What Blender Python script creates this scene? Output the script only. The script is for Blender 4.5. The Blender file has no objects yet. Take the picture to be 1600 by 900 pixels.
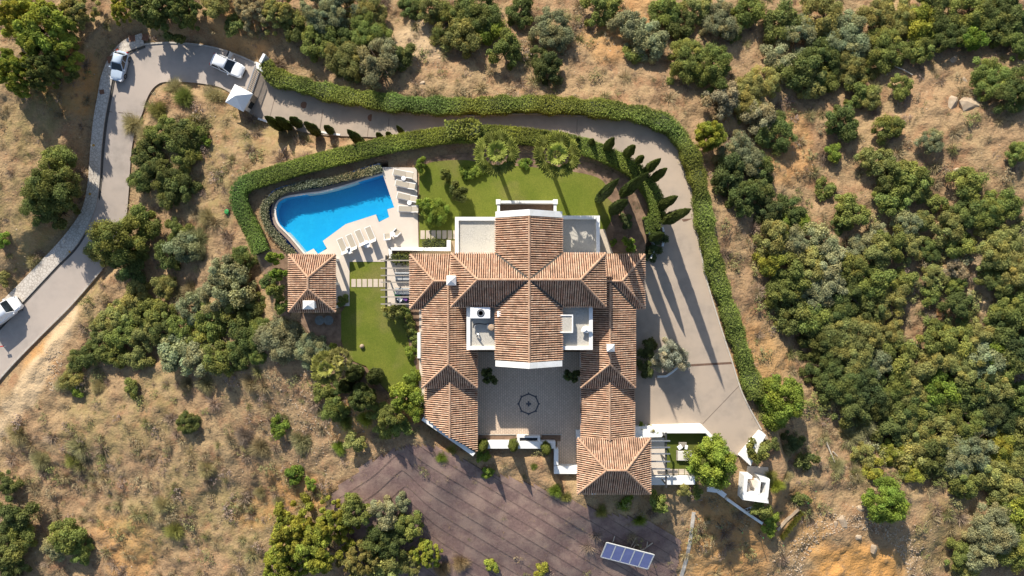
import bpy, bmesh, math, random
import numpy as np
from mathutils import Vector, Matrix, kdtree
from mathutils.geometry import tessellate_polygon
random.seed(7); rng = np.random.default_rng(11)
sc = bpy.context.scene
C = sc.collection
R = math.radians

# ------------------------------------------------------------------ camera, sky, sun, exposure
CAMZ, FPX = 79.0, 1600 * 24 / 36
cam = bpy.data.cameras.new('camera'); cam.lens = 24; cam.sensor_width = 36
cam.clip_start = 0.5; cam.clip_end = 3000
cam_o = bpy.data.objects.new('camera', cam); C.objects.link(cam_o)
cam_o.location = (0, 0, CAMZ); cam_o.rotation_euler = (0, 0, 0)
sc.camera = cam_o

SUN_EL, SUN_AZ = 31.0, 20.0          # elevation; degrees the sun stands left of the picture's top
world = bpy.data.worlds.new('World'); sc.world = world; world.use_nodes = True
wn = world.node_tree
sky = wn.nodes.new('ShaderNodeTexSky'); sky.sky_type = 'NISHITA'; sky.sun_disc = False
sky.sun_elevation = R(SUN_EL); sky.sun_rotation = R(-SUN_AZ)
bg = wn.nodes['Background']; bg.inputs[1].default_value = 0.115
wn.links.new(sky.outputs[0], bg.inputs[0])
sun = bpy.data.lights.new('sun', 'SUN'); sun.energy = 5.0; sun.angle = R(0.5); sun.color = (1.0, 0.93, 0.82)
sun_o = bpy.data.objects.new('sun', sun); C.objects.link(sun_o)
ce, se = math.cos(R(SUN_EL)), math.sin(R(SUN_EL))
sun_o.rotation_euler = Vector((math.sin(R(SUN_AZ)) * ce, -math.cos(R(SUN_AZ)) * ce, -se)).to_track_quat('-Z', 'Y').to_euler()
sun_o.location = (-20, 60, 60)
sc.view_settings.view_transform = 'Standard'; sc.view_settings.look = 'None'
sc.view_settings.exposure = 0.66; sc.view_settings.gamma = 1.0

# ------------------------------------------------------------------ helpers
def P(px, py, z=0.0):
    """map position of a photo point that lies at height z"""
    s = (CAMZ - z) / FPX
    return Vector(((px - 800) * s, (450 - py) * s, z))

def node_mat(name, rough=0.85, spec=0.3):
    m = bpy.data.materials.new(name); m.use_nodes = True
    nt = m.node_tree; b = nt.nodes['Principled BSDF']
    b.inputs['Roughness'].default_value = rough
    b.inputs['Specular IOR Level'].default_value = spec
    return m, nt, b

def mix_node(nt, fac, a, b, mode='MIX'):
    n = nt.nodes.new('ShaderNodeMix'); n.data_type = 'RGBA'; n.blend_type = mode
    for sock, v in ((n.inputs[0], fac), (n.inputs[6], a), (n.inputs[7], b)):
        if hasattr(v, 'is_linked') or isinstance(v, bpy.types.NodeSocket): nt.links.new(v, sock)
        elif isinstance(v, (tuple, list)): sock.default_value = (*v[:3], 1)
        else: sock.default_value = v
    return n.outputs[2]

def noise_fac(nt, scale, lo=0.35, hi=0.65, detail=4, rough=0.6, vec=None):
    n = nt.nodes.new('ShaderNodeTexNoise'); n.inputs['Scale'].default_value = scale
    n.inputs['Detail'].default_value = detail; n.inputs['Roughness'].default_value = rough
    if vec is None:
        g = nt.nodes.new('ShaderNodeNewGeometry'); vec = g.outputs['Position']
    nt.links.new(vec, n.inputs['Vector'])
    r = nt.nodes.new('ShaderNodeMapRange')
    r.inputs[1].default_value = lo; r.inputs[2].default_value = hi
    nt.links.new(n.outputs[0], r.inputs[0])
    return r.outputs[0]

def bump(nt, b, scale, strength, dist=0.05, detail=4):
    f = noise_fac(nt, scale, 0, 1, detail)
    n = nt.nodes.new('ShaderNodeBump'); n.inputs['Strength'].default_value = strength; n.inputs['Distance'].default_value = dist
    nt.links.new(f, n.inputs['Height']); nt.links.new(n.outputs[0], b.inputs['Normal'])

def M(name, c1, c2=None, scale=3.0, rough=0.85, spec=0.25, c3=None, scale3=0.4, bmp=0.0, bscale=20, metal=0.0, lo=.35, hi=.65):
    m, nt, b = node_mat(name, rough, spec)
    b.inputs['Metallic'].default_value = metal
    if c2 is None: c2 = tuple(v * 0.8 for v in c1)
    out = mix_node(nt, noise_fac(nt, scale, lo, hi), c1, c2)
    if c3: out = mix_node(nt, noise_fac(nt, scale3, .42, .62), out, c3)
    nt.links.new(out, b.inputs['Base Color'])
    if bmp: bump(nt, b, bscale, bmp)
    return m

def set_col(me, name, cols, domain='POINT'):
    a = me.color_attributes.new(name, 'FLOAT_COLOR', domain)
    c = np.ones((len(cols), 4), np.float32); c[:, :3] = cols
    a.data.foreach_set('color', c.ravel())

def raw_mesh(name, V, F, mat=None, smooth=False):
    """V (n,3) array, F (m,k) array"""
    me = bpy.data.meshes.new(name)
    V = np.asarray(V, np.float32); F = np.asarray(F, np.int32); k = F.shape[1]
    me.vertices.add(len(V)); me.vertices.foreach_set('co', V.ravel())
    me.loops.add(F.size); me.loops.foreach_set('vertex_index', F.ravel())
    me.polygons.add(len(F)); me.polygons.foreach_set('loop_start', np.arange(0, F.size, k, dtype=np.int32))
    me.update(calc_edges=True); me.validate()
    if mat: me.materials.append(mat)
    if smooth: me.polygons.foreach_set('use_smooth', [True] * len(F))
    return me

def world_loc(o):
    v = Vector((0, 0, 0))
    while o is not None: v += o.location; o = o.parent
    return v

def link(name, me, parent=None, loc=(0, 0, 0)):
    o = bpy.data.objects.new(name, me); C.objects.link(o); o.location = loc
    if parent: o.parent = parent
    return o

def tag(o, label=None, cat=None, group=None, kind=None):
    if label: o['label'] = label
    if cat: o['category'] = cat
    if group: o['group'] = group
    if kind: o['kind'] = kind
    return o

def thing(name, loc, label, cat, group=None, rz=0.0):
    o = bpy.data.objects.new(name, None); C.objects.link(o)
    o.location = loc; o.rotation_euler = (0, 0, rz); o.empty_display_size = .3
    return tag(o, label, cat, group)

class MB:
    """collects faces; build() links them as one mesh object"""
    def __init__(s): s.v = []; s.f = []
    def add(s, vs, fs):
        k = len(s.v); s.v += [tuple(v) for v in vs]; s.f += [tuple(i + k for i in f) for f in fs]; return s
    def box(s, c, size, rz=0.0, rot=None):
        c = Vector(c); hx, hy, hz = size[0] / 2, size[1] / 2, size[2] / 2
        m = rot if rot is not None else Matrix.Rotation(rz, 3, 'Z')
        vs = [c + m @ Vector((x * hx, y * hy, z * hz)) for z in (-1, 1) for x, y in ((-1, -1), (1, -1), (1, 1), (-1, 1))]
        return s.add(vs, [(3, 2, 1, 0), (4, 5, 6, 7), (0, 1, 5, 4), (1, 2, 6, 5), (2, 3, 7, 6), (3, 0, 4, 7)])
    def prism(s, pts, z0, z1, bottom=False):
        """pts: ccw or cw list of (x,y); closed side walls and a tessellated top"""
        pts = [Vector((p[0], p[1], 0)) for p in pts]
        area = sum(a.x * b.y - b.x * a.y for a, b in zip(pts, pts[1:] + pts[:1]))
        if area < 0: pts.reverse()
        n = len(pts)
        vs = [(p.x, p.y, z1) for p in pts] + [(p.x, p.y, z0) for p in pts]
        fs = [tuple(t) for t in tessellate_polygon([pts])]
        fs = [f if ((pts[f[1]] - pts[f[0]]).cross(pts[f[2]] - pts[f[0]])).z > 0 else f[::-1] for f in fs]
        if bottom: fs += [tuple(i + n for i in f[::-1]) for f in fs]
        fs += [(i, i + n, (i + 1) % n + n, (i + 1) % n) for i in range(n)]
        return s.add(vs, fs)
    def ppx(s, pts, z0, z1):
        return s.prism([P(x, y, z1)[:2] for x, y in pts], z0, z1)
    def tube(s, a, b, r0, r1=None, n=8, cap=True):
        a, b = Vector(a), Vector(b); r1 = r0 if r1 is None else r1
        d = (b - a).normalized(); t = d.orthogonal().normalized(); w = d.cross(t)
        vs = []
        for p, r in ((a, r0), (b, r1)):
            vs += [p + (t * math.cos(2 * math.pi * i / n) + w * math.sin(2 * math.pi * i / n)) * r for i in range(n)]
        fs = [(i, (i + 1) % n, (i + 1) % n + n, i + n) for i in range(n)]
        if cap: fs += [tuple(range(n))[::-1], tuple(range(n, 2 * n))]
        return s.add(vs, fs)
    def lathe(s, prof, c=(0, 0, 0), n=16):
        c = Vector(c); vs = []; m = len(prof)
        for r, z in prof: vs += [c + Vector((r * math.cos(2 * math.pi * i / n), r * math.sin(2 * math.pi * i / n), z)) for i in range(n)]
        fs = [(j * n + i, j * n + (i + 1) % n, (j + 1) * n + (i + 1) % n, (j + 1) * n + i) for j in range(m - 1) for i in range(n)]
        fs += [tuple(range(n))[::-1], tuple(range((m - 1) * n, m * n))]
        return s.add(vs, fs)
    def loft(s, rings, caps=True):
        n = len(rings[0]); vs = [p for r in rings for p in r]
        fs = [(j * n + i, j * n + (i + 1) % n, (j + 1) * n + (i + 1) % n, (j + 1) * n + i) for j in range(len(rings) - 1) for i in range(n)]
        if caps: fs += [tuple(range(n))[::-1], tuple(range((len(rings) - 1) * n, len(rings) * n))]
        return s.add(vs, fs)
    def mesh(s, name, mat, off=Vector((0, 0, 0)), smooth=False):
        me = bpy.data.meshes.new(name)
        me.from_pydata([(v[0] - off[0], v[1] - off[1], v[2] - off[2]) for v in s.v], [], s.f); me.update()
        if mat: me.materials.append(mat)
        if smooth: me.polygons.foreach_set('use_smooth', [True] * len(me.polygons))
        return me
    def build(s, name, mat, parent=None, local=False, smooth=False, bevel=0.0, label=None, cat=None, group=None, kind=None):
        if parent is not None:
            off = Vector((0, 0, 0)) if local else world_loc(parent); loc = (0, 0, 0)
        else:
            a = np.array(s.v); off = Vector(((a[:, 0].min() + a[:, 0].max()) / 2, (a[:, 1].min() + a[:, 1].max()) / 2, a[:, 2].min())); loc = off
        o = link(name, s.mesh(name, mat, off, smooth), parent, loc)
        if bevel:
            b = o.modifiers.new('bevel', 'BEVEL'); b.width = bevel; b.segments = 2; b.limit_method = 'ANGLE'
        return tag(o, label, cat, group, kind)

def copy_tree(o, parent=None):
    c = o.copy(); C.objects.link(c); c.parent = parent
    for ch in list(o.children): copy_tree(ch, c)
    return c

ORD = ['first', 'second', 'third', 'fourth', 'fifth', 'sixth', 'seventh', 'eighth', 'ninth', 'tenth', 'eleventh', 'twelfth',
       'thirteenth', 'fourteenth', 'fifteenth', 'sixteenth', 'seventeenth', 'eighteenth', 'nineteenth', 'twentieth'] + ['twenty-' + w for w in ('first', 'second', 'third', 'fourth', 'fifth', 'sixth', 'seventh', 'eighth', 'ninth')]

def in_poly(X, Y, poly):
    ins = np.zeros(X.shape, bool); n = len(poly)
    for i in range(n):
        x0, y0 = poly[i][:2]; x1, y1 = poly[(i + 1) % n][:2]
        if y0 == y1: continue
        c = ((y0 > Y) != (y1 > Y)) & (X < (x1 - x0) * (Y - y0) / (y1 - y0) + x0)
        ins ^= c
    return ins
def poly_dist(X, Y, poly, closed=True):
    d = np.full(X.shape, 1e9); n = len(poly)
    for i in range(n if closed else n - 1):
        x0, y0 = poly[i][:2]; x1, y1 = poly[(i + 1) % n][:2]
        L = (x1 - x0) ** 2 + (y1 - y0) ** 2 + 1e-9
        t = np.clip(((X - x0) * (x1 - x0) + (Y - y0) * (y1 - y0)) / L, 0, 1)
        d = np.minimum(d, np.hypot(X - x0 - t * (x1 - x0), Y - y0 - t * (y1 - y0)))
    return d
def sstep(a, b, x):
    t = np.clip((x - a) / (b - a), 0, 1); return t * t * (3 - 2 * t)
def vnoise(X, Y, scale, seed=0):
    """smooth value noise, -1..1"""
    r = np.random.default_rng(seed); T = r.random((256, 256))
    x = X * scale; y = Y * scale; xi = np.floor(x).astype(int); yi = np.floor(y).astype(int)
    fx = x - xi; fy = y - yi; fx = fx * fx * (3 - 2 * fx); fy = fy * fy * (3 - 2 * fy)
    g = lambda a, b: T[a & 255, b & 255]
    return 2 * ((g(xi, yi) * (1 - fx) + g(xi + 1, yi) * fx) * (1 - fy) + (g(xi, yi + 1) * (1 - fx) + g(xi + 1, yi + 1) * fx) * fy) - 1
def spline(pts, step):
    """Catmull-Rom through tuples, sampled about every step (in the units of the first two coordinates)"""
    pts = [np.array(p, float) for p in pts]; out = []
    for i in range(len(pts) - 1):
        p0 = pts[max(i - 1, 0)]; p1 = pts[i]; p2 = pts[i + 1]; p3 = pts[min(i + 2, len(pts) - 1)]
        n = max(1, int(np.linalg.norm((p2 - p1)[:2]) / step))
        for k in range(n):
            t = k / n
            out.append(.5 * (2 * p1 + (p2 - p0) * t + (2 * p0 - 5 * p1 + 4 * p2 - p3) * t * t + (3 * p1 - p0 - 3 * p2 + p3) * t ** 3))
    out.append(pts[-1]); return np.array(out)

# ------------------------------------------------------------------ materials
WHITE = M('white_render', (.80, .79, .76), (.74, .73, .70), 1.5, .8, c3=(.70, .68, .63), scale3=.9)
WHITEP = M('white_paint', (.82, .82, .81), (.78, .78, .77), 4, .5)
CREAM = M('cream_wall', (.62, .55, .44), (.55, .48, .38), 2)
ASPHALT = M('concrete_drive', (.345, .282, .222), (.285, .235, .187), 1.1, .9, c3=(.375, .30, .23), scale3=.22, bmp=.15, bscale=30)
ROADM = M('grey_road', (.385, .33, .282), (.32, .275, .235), .9, .9, c3=(.42, .352, .295), scale3=.15, bmp=.15, bscale=30)
KERB = M('pale_kerb', (.48, .44, .38), (.36, .32, .27), 3)
GUTTER = M('dark_gutter', (.05, .045, .04), (.09, .08, .065), 3)
COBBLE = None
DECK = M('cream_stone_deck', (.60, .52, .43), (.55, .475, .39), .8, .75, c3=(.57, .49, .40), scale3=.3)
SLAB = M('cream_stone_slab', (.55, .46, .36), (.48, .40, .31), 2.5, .8)
SOIL = M('garden_soil', (.20, .125, .08), (.13, .085, .055), 1.6, .95, c3=(.26, .17, .11), scale3=.9, bmp=.5, bscale=6)
GRAVEL = M('pale_gravel', (.50, .47, .41), (.36, .335, .29), 7, .9, c3=(.45, .42, .36), scale3=.8, bmp=.6, bscale=18)
WOOD = M('brown_timber', (.25, .16, .10), (.17, .11, .07), 6, .7)
GREYWOOD = M('grey_timber', (.33, .29, .24), (.24, .21, .17), 5, .75)
DARKM = M('dark_metal', (.035, .035, .038), (.05, .05, .05), 8, .45)
GREYM = M('grey_metal', (.30, .31, .32), (.25, .26, .27), 8, .4, metal=.6)
CHAR = M('charcoal_fabric', (.10, .10, .105), (.14, .14, .14), 10)
TAN = M('tan_sling', (.40, .35, .27), (.36, .31, .24), 12)
GREENP = M('green_plastic', (.06, .38, .10), (.05, .30, .08), 5, .5)
GLASS = M('dark_glass', (.012, .016, .02), (.02, .025, .03), 2, .06, .6)
TYRE = M('rubber', (.02, .02, .02), (.03, .03, .03), 9, .8)
RED = M('red_lens', (.5, .02, .02), (.4, .02, .02), 5, .3)
LENS = M('clear_lens', (.6, .62, .65), (.5, .52, .55), 5, .15)
STONE = M('tan_stone', (.36, .265, .175), (.25, .185, .125), 2.2, .9, c3=(.42, .33, .23), scale3=1.1, bmp=.6, bscale=5)
BARK = M('bark', (.12, .085, .06), (.07, .05, .035), 5, .95, bmp=.4, bscale=14)
PALMBARK = M('palm_bark', (.20, .15, .11), (.13, .10, .07), 6, .95)
RUST = M('rusty_cover', (.23, .115, .07), (.17, .085, .05), 6, .8)
CARW = M('white_car_paint', (.80, .81, .82), (.78, .79, .80), 1, .25, .5)
CARS = M('silver_car_paint', (.46, .54, .63), (.44, .52, .61), 1, .25, .5)
TERRA = M('terracotta', (.40, .18, .10), (.32, .14, .08), 5)

def lawn_mat(name, a, b, c):
    m, nt, bs = node_mat(name, .95, .1)
    o = mix_node(nt, noise_fac(nt, .35, .38, .62, 5), a, b)
    o = mix_node(nt, noise_fac(nt, .16, .5, .64, 3), o, c)
    o = mix_node(nt, noise_fac(nt, 9, .3, .75, 3), o, mix_node(nt, .5, o, (.03, .05, .01)))
    nt.links.new(o, bs.inputs['Base Color']); bump(nt, bs, 14, .35, .04); return m
LAWN = lawn_mat('mown_lawn', (.135, .165, .022), (.175, .19, .030), (.21, .19, .055))
TURF = lawn_mat('artificial_turf', (.10, .12, .020), (.11, .13, .022), (.12, .125, .03))

def ground_mat():
    m, nt, b = node_mat('dry_hillside', .95, .1)
    straw, tan, earth, dark, rock = (.335, .232, .122), (.31, .20, .11), (.27, .15, .08), (.14, .095, .055), (.42, .32, .21)
    o = mix_node(nt, noise_fac(nt, .18, .40, .60, 5), straw, tan)
    o = mix_node(nt, noise_fac(nt, .45, .50, .68, 6), o, earth)
    o = mix_node(nt, noise_fac(nt, 1.6, .52, .70, 6, .7), o, dark)
    o = mix_node(nt, noise_fac(nt, 5.0, .60, .72, 4, .7), o, rock)
    o = mix_node(nt, noise_fac(nt, 7.0, .56, .74, 4, .7), o, (.15, .11, .065))
    at = nt.nodes.new('ShaderNodeVertexColor'); at.layer_name = 'zone'
    sep = nt.nodes.new('ShaderNodeSeparateColor'); nt.links.new(at.outputs[0], sep.inputs[0])
    def zone(ch, col, scale, lo, hi):
        nonlocal o
        mu = nt.nodes.new('ShaderNodeMath'); mu.operation = 'MULTIPLY'
        nt.links.new(sep.outputs[ch], mu.inputs[0]); nt.links.new(noise_fac(nt, scale, lo, hi, 5), mu.inputs[1])
        o = mix_node(nt, mu.outputs[0], o, col)
    zone(0, (.50, .26, .085), .9, .25, .5)        # bare orange earth
    zone(1, (.215, .18, .07), .6, .35, .62)      # green-tinged grass
    zone(2, (.46, .335, .20), .8, .15, .45)       # pale worn track
    nt.links.new(o, b.inputs['Base Color']); bump(nt, b, 3.0, .9, .25, 8); return m
GROUND = ground_mat()

def cobble_mat():
    m, nt, b = node_mat('white_cobbles', .85, .2)
    g = nt.nodes.new('ShaderNodeNewGeometry')
    v = nt.nodes.new('ShaderNodeTexVoronoi'); v.inputs['Scale'].default_value = 2.6; v.feature = 'DISTANCE_TO_EDGE'
    nt.links.new(g.outputs['Position'], v.inputs['Vector'])
    r = nt.nodes.new('ShaderNodeMapRange'); r.inputs[1].default_value = .02; r.inputs[2].default_value = .12
    nt.links.new(v.outputs[0], r.inputs[0])
    st = mix_node(nt, noise_fac(nt, 3, .35, .65), (.60, .54, .46), (.48, .43, .36))
    o = mix_node(nt, r.outputs[0], (.36, .31, .255), st)
    nt.links.new(o, b.inputs['Base Color']); return m
COBBLE = cobble_mat()

def paving_mat():
    m, nt, b = node_mat('courtyard_setts', .85, .2)
    g = nt.nodes.new('ShaderNodeNewGeometry')
    br = nt.nodes.new('ShaderNodeTexBrick'); br.inputs['Scale'].default_value = 1.0
    br.inputs['Color1'].default_value = (.64, .49, .36, 1); br.inputs['Color2'].default_value = (.54, .41, .30, 1)
    br.inputs['Mortar'].default_value = (.27, .22, .175, 1); br.inputs['Mortar Size'].default_value = .018
    br.inputs['Brick Width'].default_value = .34; br.inputs['Row Height'].default_value = .22
    mp = nt.nodes.new('ShaderNodeMapping'); mp.inputs['Rotation'].default_value = (0, 0, R(90))
    nt.links.new(g.outputs['Position'], mp.inputs[0]); nt.links.new(mp.outputs[0], br.inputs['Vector'])
    o = mix_node(nt, noise_fac(nt, .6, .35, .65), br.outputs[0], mix_node(nt, .25, br.outputs[0], (.45, .36, .27)))
    nt.links.new(o, b.inputs['Base Color']); return m
SETTS = paving_mat()

def attr_mat(name, layer, rough=.85, trans=0.0, objcol=False, grime=None):
    m, nt, b = node_mat(name, rough, .2)
    at = nt.nodes.new('ShaderNodeVertexColor'); at.layer_name = layer
    o = at.outputs[0]
    if objcol:
        oi = nt.nodes.new('ShaderNodeObjectInfo'); o = mix_node(nt, 1.0, oi.outputs['Color'], at.outputs[0], 'MULTIPLY')
    if grime: o = mix_node(nt, noise_fac(nt, grime[0], .5, .66, 6), o, grime[1])
    nt.links.new(o, b.inputs['Base Color'])
    if trans:
        t = nt.nodes.new('ShaderNodeBsdfTranslucent'); nt.links.new(o, t.inputs[0])
        ms = nt.nodes.new('ShaderNodeMixShader'); ms.inputs[0].default_value = trans
        nt.links.new(b.outputs[0], ms.inputs[1]); nt.links.new(t.outputs[0], ms.inputs[2])
        nt.links.new(ms.outputs[0], nt.nodes['Material Output'].inputs[0])
    return m
FOLIAGE = attr_mat('foliage', 'tint', .75, .44, True)
GRASSM = attr_mat('dry_stems', 'tint', .9)
TILE = attr_mat('clay_roof_tiles', 'tint', .85, 0, False, (.9, (.30, .19, .125)))
PANM = M('shade_dark_pans', (.06, .03, .02), (.04, .022, .016), 5, .9)  # terracotta pans coloured near black: shade between the tile rows put into the colour
RIDGEM = M('ridge_mortar_tiles', (.50, .34, .23), (.44, .27, .17), 7, .9, c3=(.36, .21, .13), scale3=3)

def water_mat():
    m, nt, b = node_mat('pool_water', .04, .5)
    out = nt.nodes['Material Output']
    tr = nt.nodes.new('ShaderNodeBsdfTransparent'); tr.inputs[0].default_value = (.80, .95, 1.0, 1)
    gl = nt.nodes.new('ShaderNodeBsdfGlossy'); gl.inputs['Roughness'].default_value = .04
    bp = nt.nodes.new('ShaderNodeBump'); bp.inputs['Strength'].default_value = .25; bp.inputs['Distance'].default_value = .05
    nt.links.new(noise_fac(nt, 3.5, 0, 1, 3), bp.inputs['Height']); nt.links.new(bp.outputs[0], gl.inputs['Normal'])
    ms = nt.nodes.new('ShaderNodeMixShader'); ms.inputs[0].default_value = .04
    nt.links.new(tr.outputs[0], ms.inputs[1]); nt.links.new(gl.outputs[0], ms.inputs[2])
    nt.links.new(ms.outputs[0], out.inputs[0]); return m
WATER = water_mat()
POOLT = M('blue_mosaic', (.002, .31, .53), (.008, .39, .61), 4, .5, c3=(.002, .33, .56), scale3=.5, lo=.3, hi=.7)
POOLD = M('deep_blue_mosaic', (.012, .13, .42), (.02, .16, .48), 9, .4)

# ------------------------------------------------------------------ terrain
# road and drive as stations: left edge, right edge (photo points), height
DRIVE = [((402, 101), (378, 167), -7.1), ((425, 120), (402, 184), -6.9), ((455, 136), (440, 197), -6.7), ((505, 152), (495, 210), -6.3), ((580, 170), (575, 214), -5.6),
         ((660, 179), (655, 217), -4.9), ((740, 181), (740, 217), -4.3), ((830, 178), (830, 217), -3.8), ((915, 182), (910, 222), -3.4),
         ((985, 187), (960, 240), -3.1), ((1035, 202), (995, 265), -2.8), ((1062, 228), (1020, 295), -2.5), ((1076, 275), (1034, 330), -2.2),
         ((1086, 330), (1030, 360), -1.9), ((1093, 385), (1010, 400), -1.6), ((1106, 445), (988, 450), -1.3), ((1124, 505), (986, 505), -1.1),
         ((1142, 560), (986, 560), -1.0), ((1160, 615), (986, 610), -.95), ((1186, 665), (986, 668), -.9), ((1200, 690), (1100, 690), -.9), ((1172, 718), (1130, 705), -.9)]
ROAD = [((408, 103), (384, 168), -7.1), ((375, 88), (352, 140), -7.3), ((340, 76), (318, 131), -7.6), ((300, 69), (283, 128), -7.9), ((262, 67), (258, 128), -8.2),
        ((225, 70), (246, 132), -8.5), ((197, 80), (236, 142), -8.7), ((180, 105), (228, 158), -8.9), ((172, 140), (222, 178), -9.1), ((164, 180), (212, 200), -9.3), ((159, 235), (205, 240), -9.6),
        ((154, 300), (201, 300), -9.9), ((143, 340), (196, 345), -10.2), ((118, 383), (180, 395), -10.5), ((88, 416), (150, 432), -10.7),
        ((45, 462), (110, 478), -10.9), ((2, 508), (60, 528), -11.1), ((-45, 560), (12, 578), -11.3), ((-110, 630), (-50, 650), -11.5)]
PAVE = [((222, 52), (226, 70), -8.45), ((196, 62), (200, 80), -8.6), ((175, 83), (186, 92), -8.75), ((160, 115), (176, 122), -8.95), ((153, 150), (170, 153), -9.1), ((146, 190), (163, 192), -9.3),
        ((141, 240), (158, 240), -9.6), ((137, 290), (154, 298), -9.9), ((127, 330), (145, 336), -10.2), ((101, 368), (120, 382), -10.5),
        ((70, 402), (88, 416), -10.7), ((28, 446), (45, 462), -10.9), ((-18, 492), (0, 510), -11.1), ((-70, 550), (-47, 562), -11.3)]
def ribbon_pts(st, step=6):
    flat = [(a[0] * .5 + b[0] * .5, a[1] * .5 + b[1] * .5, a[0], a[1], b[0], b[1], z) for a, b, z in st]
    S = spline(flat, step)
    return [(P(s[2], s[3], s[6]), P(s[4], s[5], s[6])) for s in S]
R_DRIVE, R_ROAD, R_PAVE = ribbon_pts(DRIVE), ribbon_pts(ROAD), ribbon_pts(PAVE)

CTRL = [(0, 0, -9), (100, 0, -8), (250, 0, -6.5), (400, 0, -6), (550, 0, -6.5), (700, 0, -7.5), (850, 0, -8), (1000, 0, -8.5), (1200, 0, -10), (1400, 0, -9), (1600, 0, -7),
        (550, 100, -6), (700, 100, -6), (850, 100, -6), (1000, 120, -6), (1130, 150, -7), (1250, 150, -9), (1400, 150, -7), (1600, 150, -5),
        (1180, 300, -5), (1250, 300, -8), (1400, 300, -7), (1600, 300, -5), (1180, 450, -3.5), (1250, 500, -6.5), (1400, 500, -7.5), (1600, 480, -6),
        (1230, 640, -3.5), (1400, 650, -8), (1600, 650, -9), (1250, 780, -3.3), (1400, 800, -5.5), (1600, 830, -8), (1300, 900, -4.6),
        (1010, 800, -.3), (955, 795, 1.1), (900, 785, 1.0), (800, 740, .3), (720, 715, 1.9), (670, 685, 2.0), (760, 720, .9), (800, 780, -.6), (800, 900, -2.6), (1000, 900, -3.0), (600, 760, -1.6), (550, 900, -4.0), (625, 680, .6),
        (450, 650, -3.2), (450, 800, -5.6), (300, 700, -7), (300, 900, -9), (150, 700, -9.5), (0, 700, -12), (0, 900, -12.5), (100, 850, -11.5),
        (420, 560, -1.2), (350, 500, -4.5), (250, 450, -8), (330, 350, -4.5), (330, 250, -5), (260, 200, -7), (250, 330, -7.5),
        (60, 200, -8), (0, 300, -8.5), (60, 380, -9.5), (0, 450, -10.3), (450, 230, -4.2), (400, 230, -5), (600, 222, -3.2), (420, 190, -6.3), (500, 90, -6.6),
        (-400, 450, -16), (2000, 450, -4), (800, -300, -14), (800, 1250, -12), (-400, -200, -12), (2000, -200, -6), (-400, 1200, -20), (2000, 1200, -12)]
cp = np.array([P(*c)[:] for c in CTRL])
D = np.hypot(cp[:, None, 0] - cp[None, :, 0], cp[:, None, 1] - cp[None, :, 1])
A_ = np.zeros((len(cp) + 1, len(cp) + 1)); A_[:-1, :-1] = -D + np.eye(len(cp)) * .5; A_[-1, :-1] = 1; A_[:-1, -1] = 1
wts = np.linalg.solve(A_, np.append(cp[:, 2], 0))
def base_z(X, Y):
    z = np.full(X.shape, wts[-1])
    for i in range(len(cp)): z += wts[i] * -np.hypot(X - cp[i, 0], Y - cp[i, 1])
    return z
PLATEAU = [P(*p)[:2] for p in [(366, 300), (385, 282), (480, 255), (600, 226), (700, 217), (830, 222), (930, 240), (1000, 270), (1022, 310), (1015, 345), (1010, 395), (990, 400),
           (990, 690), (905, 690), (905, 742), (866, 742), (866, 703), (745, 702), (700, 690), (655, 652), (612, 622), (560, 605), (520, 565), (470, 505), (432, 492), (402, 400), (385, 345)]]
SEPLAT = [P(*p, -.9)[:2] for p in [(986, 655), (1110, 660), (1160, 712), (1212, 688), (1228, 735), (1207, 792), (1160, 786), (1120, 766), (1012, 764), (1008, 700), (986, 690)]]
POOL = [(598.4, 273.6), (615.9, 324), (605, 327), (608, 339), (592, 347), (587.4, 335), (540.4, 350), (504.3, 376.5), (511, 388.5), (496.6, 397), (490, 388.5), (477, 395),
        (455, 369), (437.5, 351), (432.5, 339), (431.5, 327), (435.5, 316.5), (446, 310), (472.5, 305), (503, 301), (538, 292), (569, 282)]
POOLW = [P(*p)[:2] for p in POOL]
BASIN = [P(*p)[:2] for p in [(597, 258), (601, 276), (540, 300), (470, 312), (445, 330), (480, 395), (466, 404), (425, 353), (416, 332), (423, 310), (445, 298), (500, 288), (560, 274)]]
gx = np.arange(-82, 82.01, .33); gy = np.arange(-50, 50.01, .33)
ext = np.cumsum(.6 * 1.28 ** np.arange(1, 26))
GX = np.concatenate([gx[0] - ext[::-1], gx, gx[-1] + ext]); GY = np.concatenate([gy[0] - ext[::-1], gy, gy[-1] + ext])
XX, YY = np.meshgrid(GX, GY)
Z = base_z(XX, YY)
MATP = [(505, 792), (520, 765), (545, 742), (580, 716), (612, 700), (640, 690), (668, 692), (700, 700), (735, 722), (770, 735), (810, 748), (850, 760), (900, 782), (950, 800), (1000, 806), (1032, 822), (1068, 842), (1062, 880), (1050, 960), (560, 960), (540, 880)]
mat_in = in_poly(XX, YY, [P(x, y, -1.2)[:2] for x, y in MATP])
Z += .55 * vnoise(XX, YY, .11, 1) + .30 * vnoise(XX, YY, .27, 2) + np.where(mat_in, .12, 1.0) * (.24 * vnoise(XX, YY, .8, 3) + .15 * vnoise(XX, YY, 1.9, 4))
FLAT = np.zeros(Z.shape)
def flatten(poly, z, reach):
    global Z, FLAT
    ins = in_poly(XX, YY, poly); d = np.where(ins, 0, poly_dist(XX, YY, poly))
    w = 1 - sstep(.0, reach, d); Z = Z * (1 - w) + z * w; FLAT = np.maximum(FLAT, (d < .25) * 1.0)
flatten(SEPLAT, -1.0, 1.4)
flatten(PLATEAU, -.10, 1.0)
kd_pts = []
for rib in (R_DRIVE, R_ROAD, R_PAVE):
    for a, b in rib:
        n = max(2, int((b - a).length / .45))
        kd_pts += [a.lerp(b, k / n) for k in range(n + 1)]
kd = kdtree.KDTree(len(kd_pts))
for i, p in enumerate(kd_pts): kd.insert((p.x, p.y, 0), i)
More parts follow.
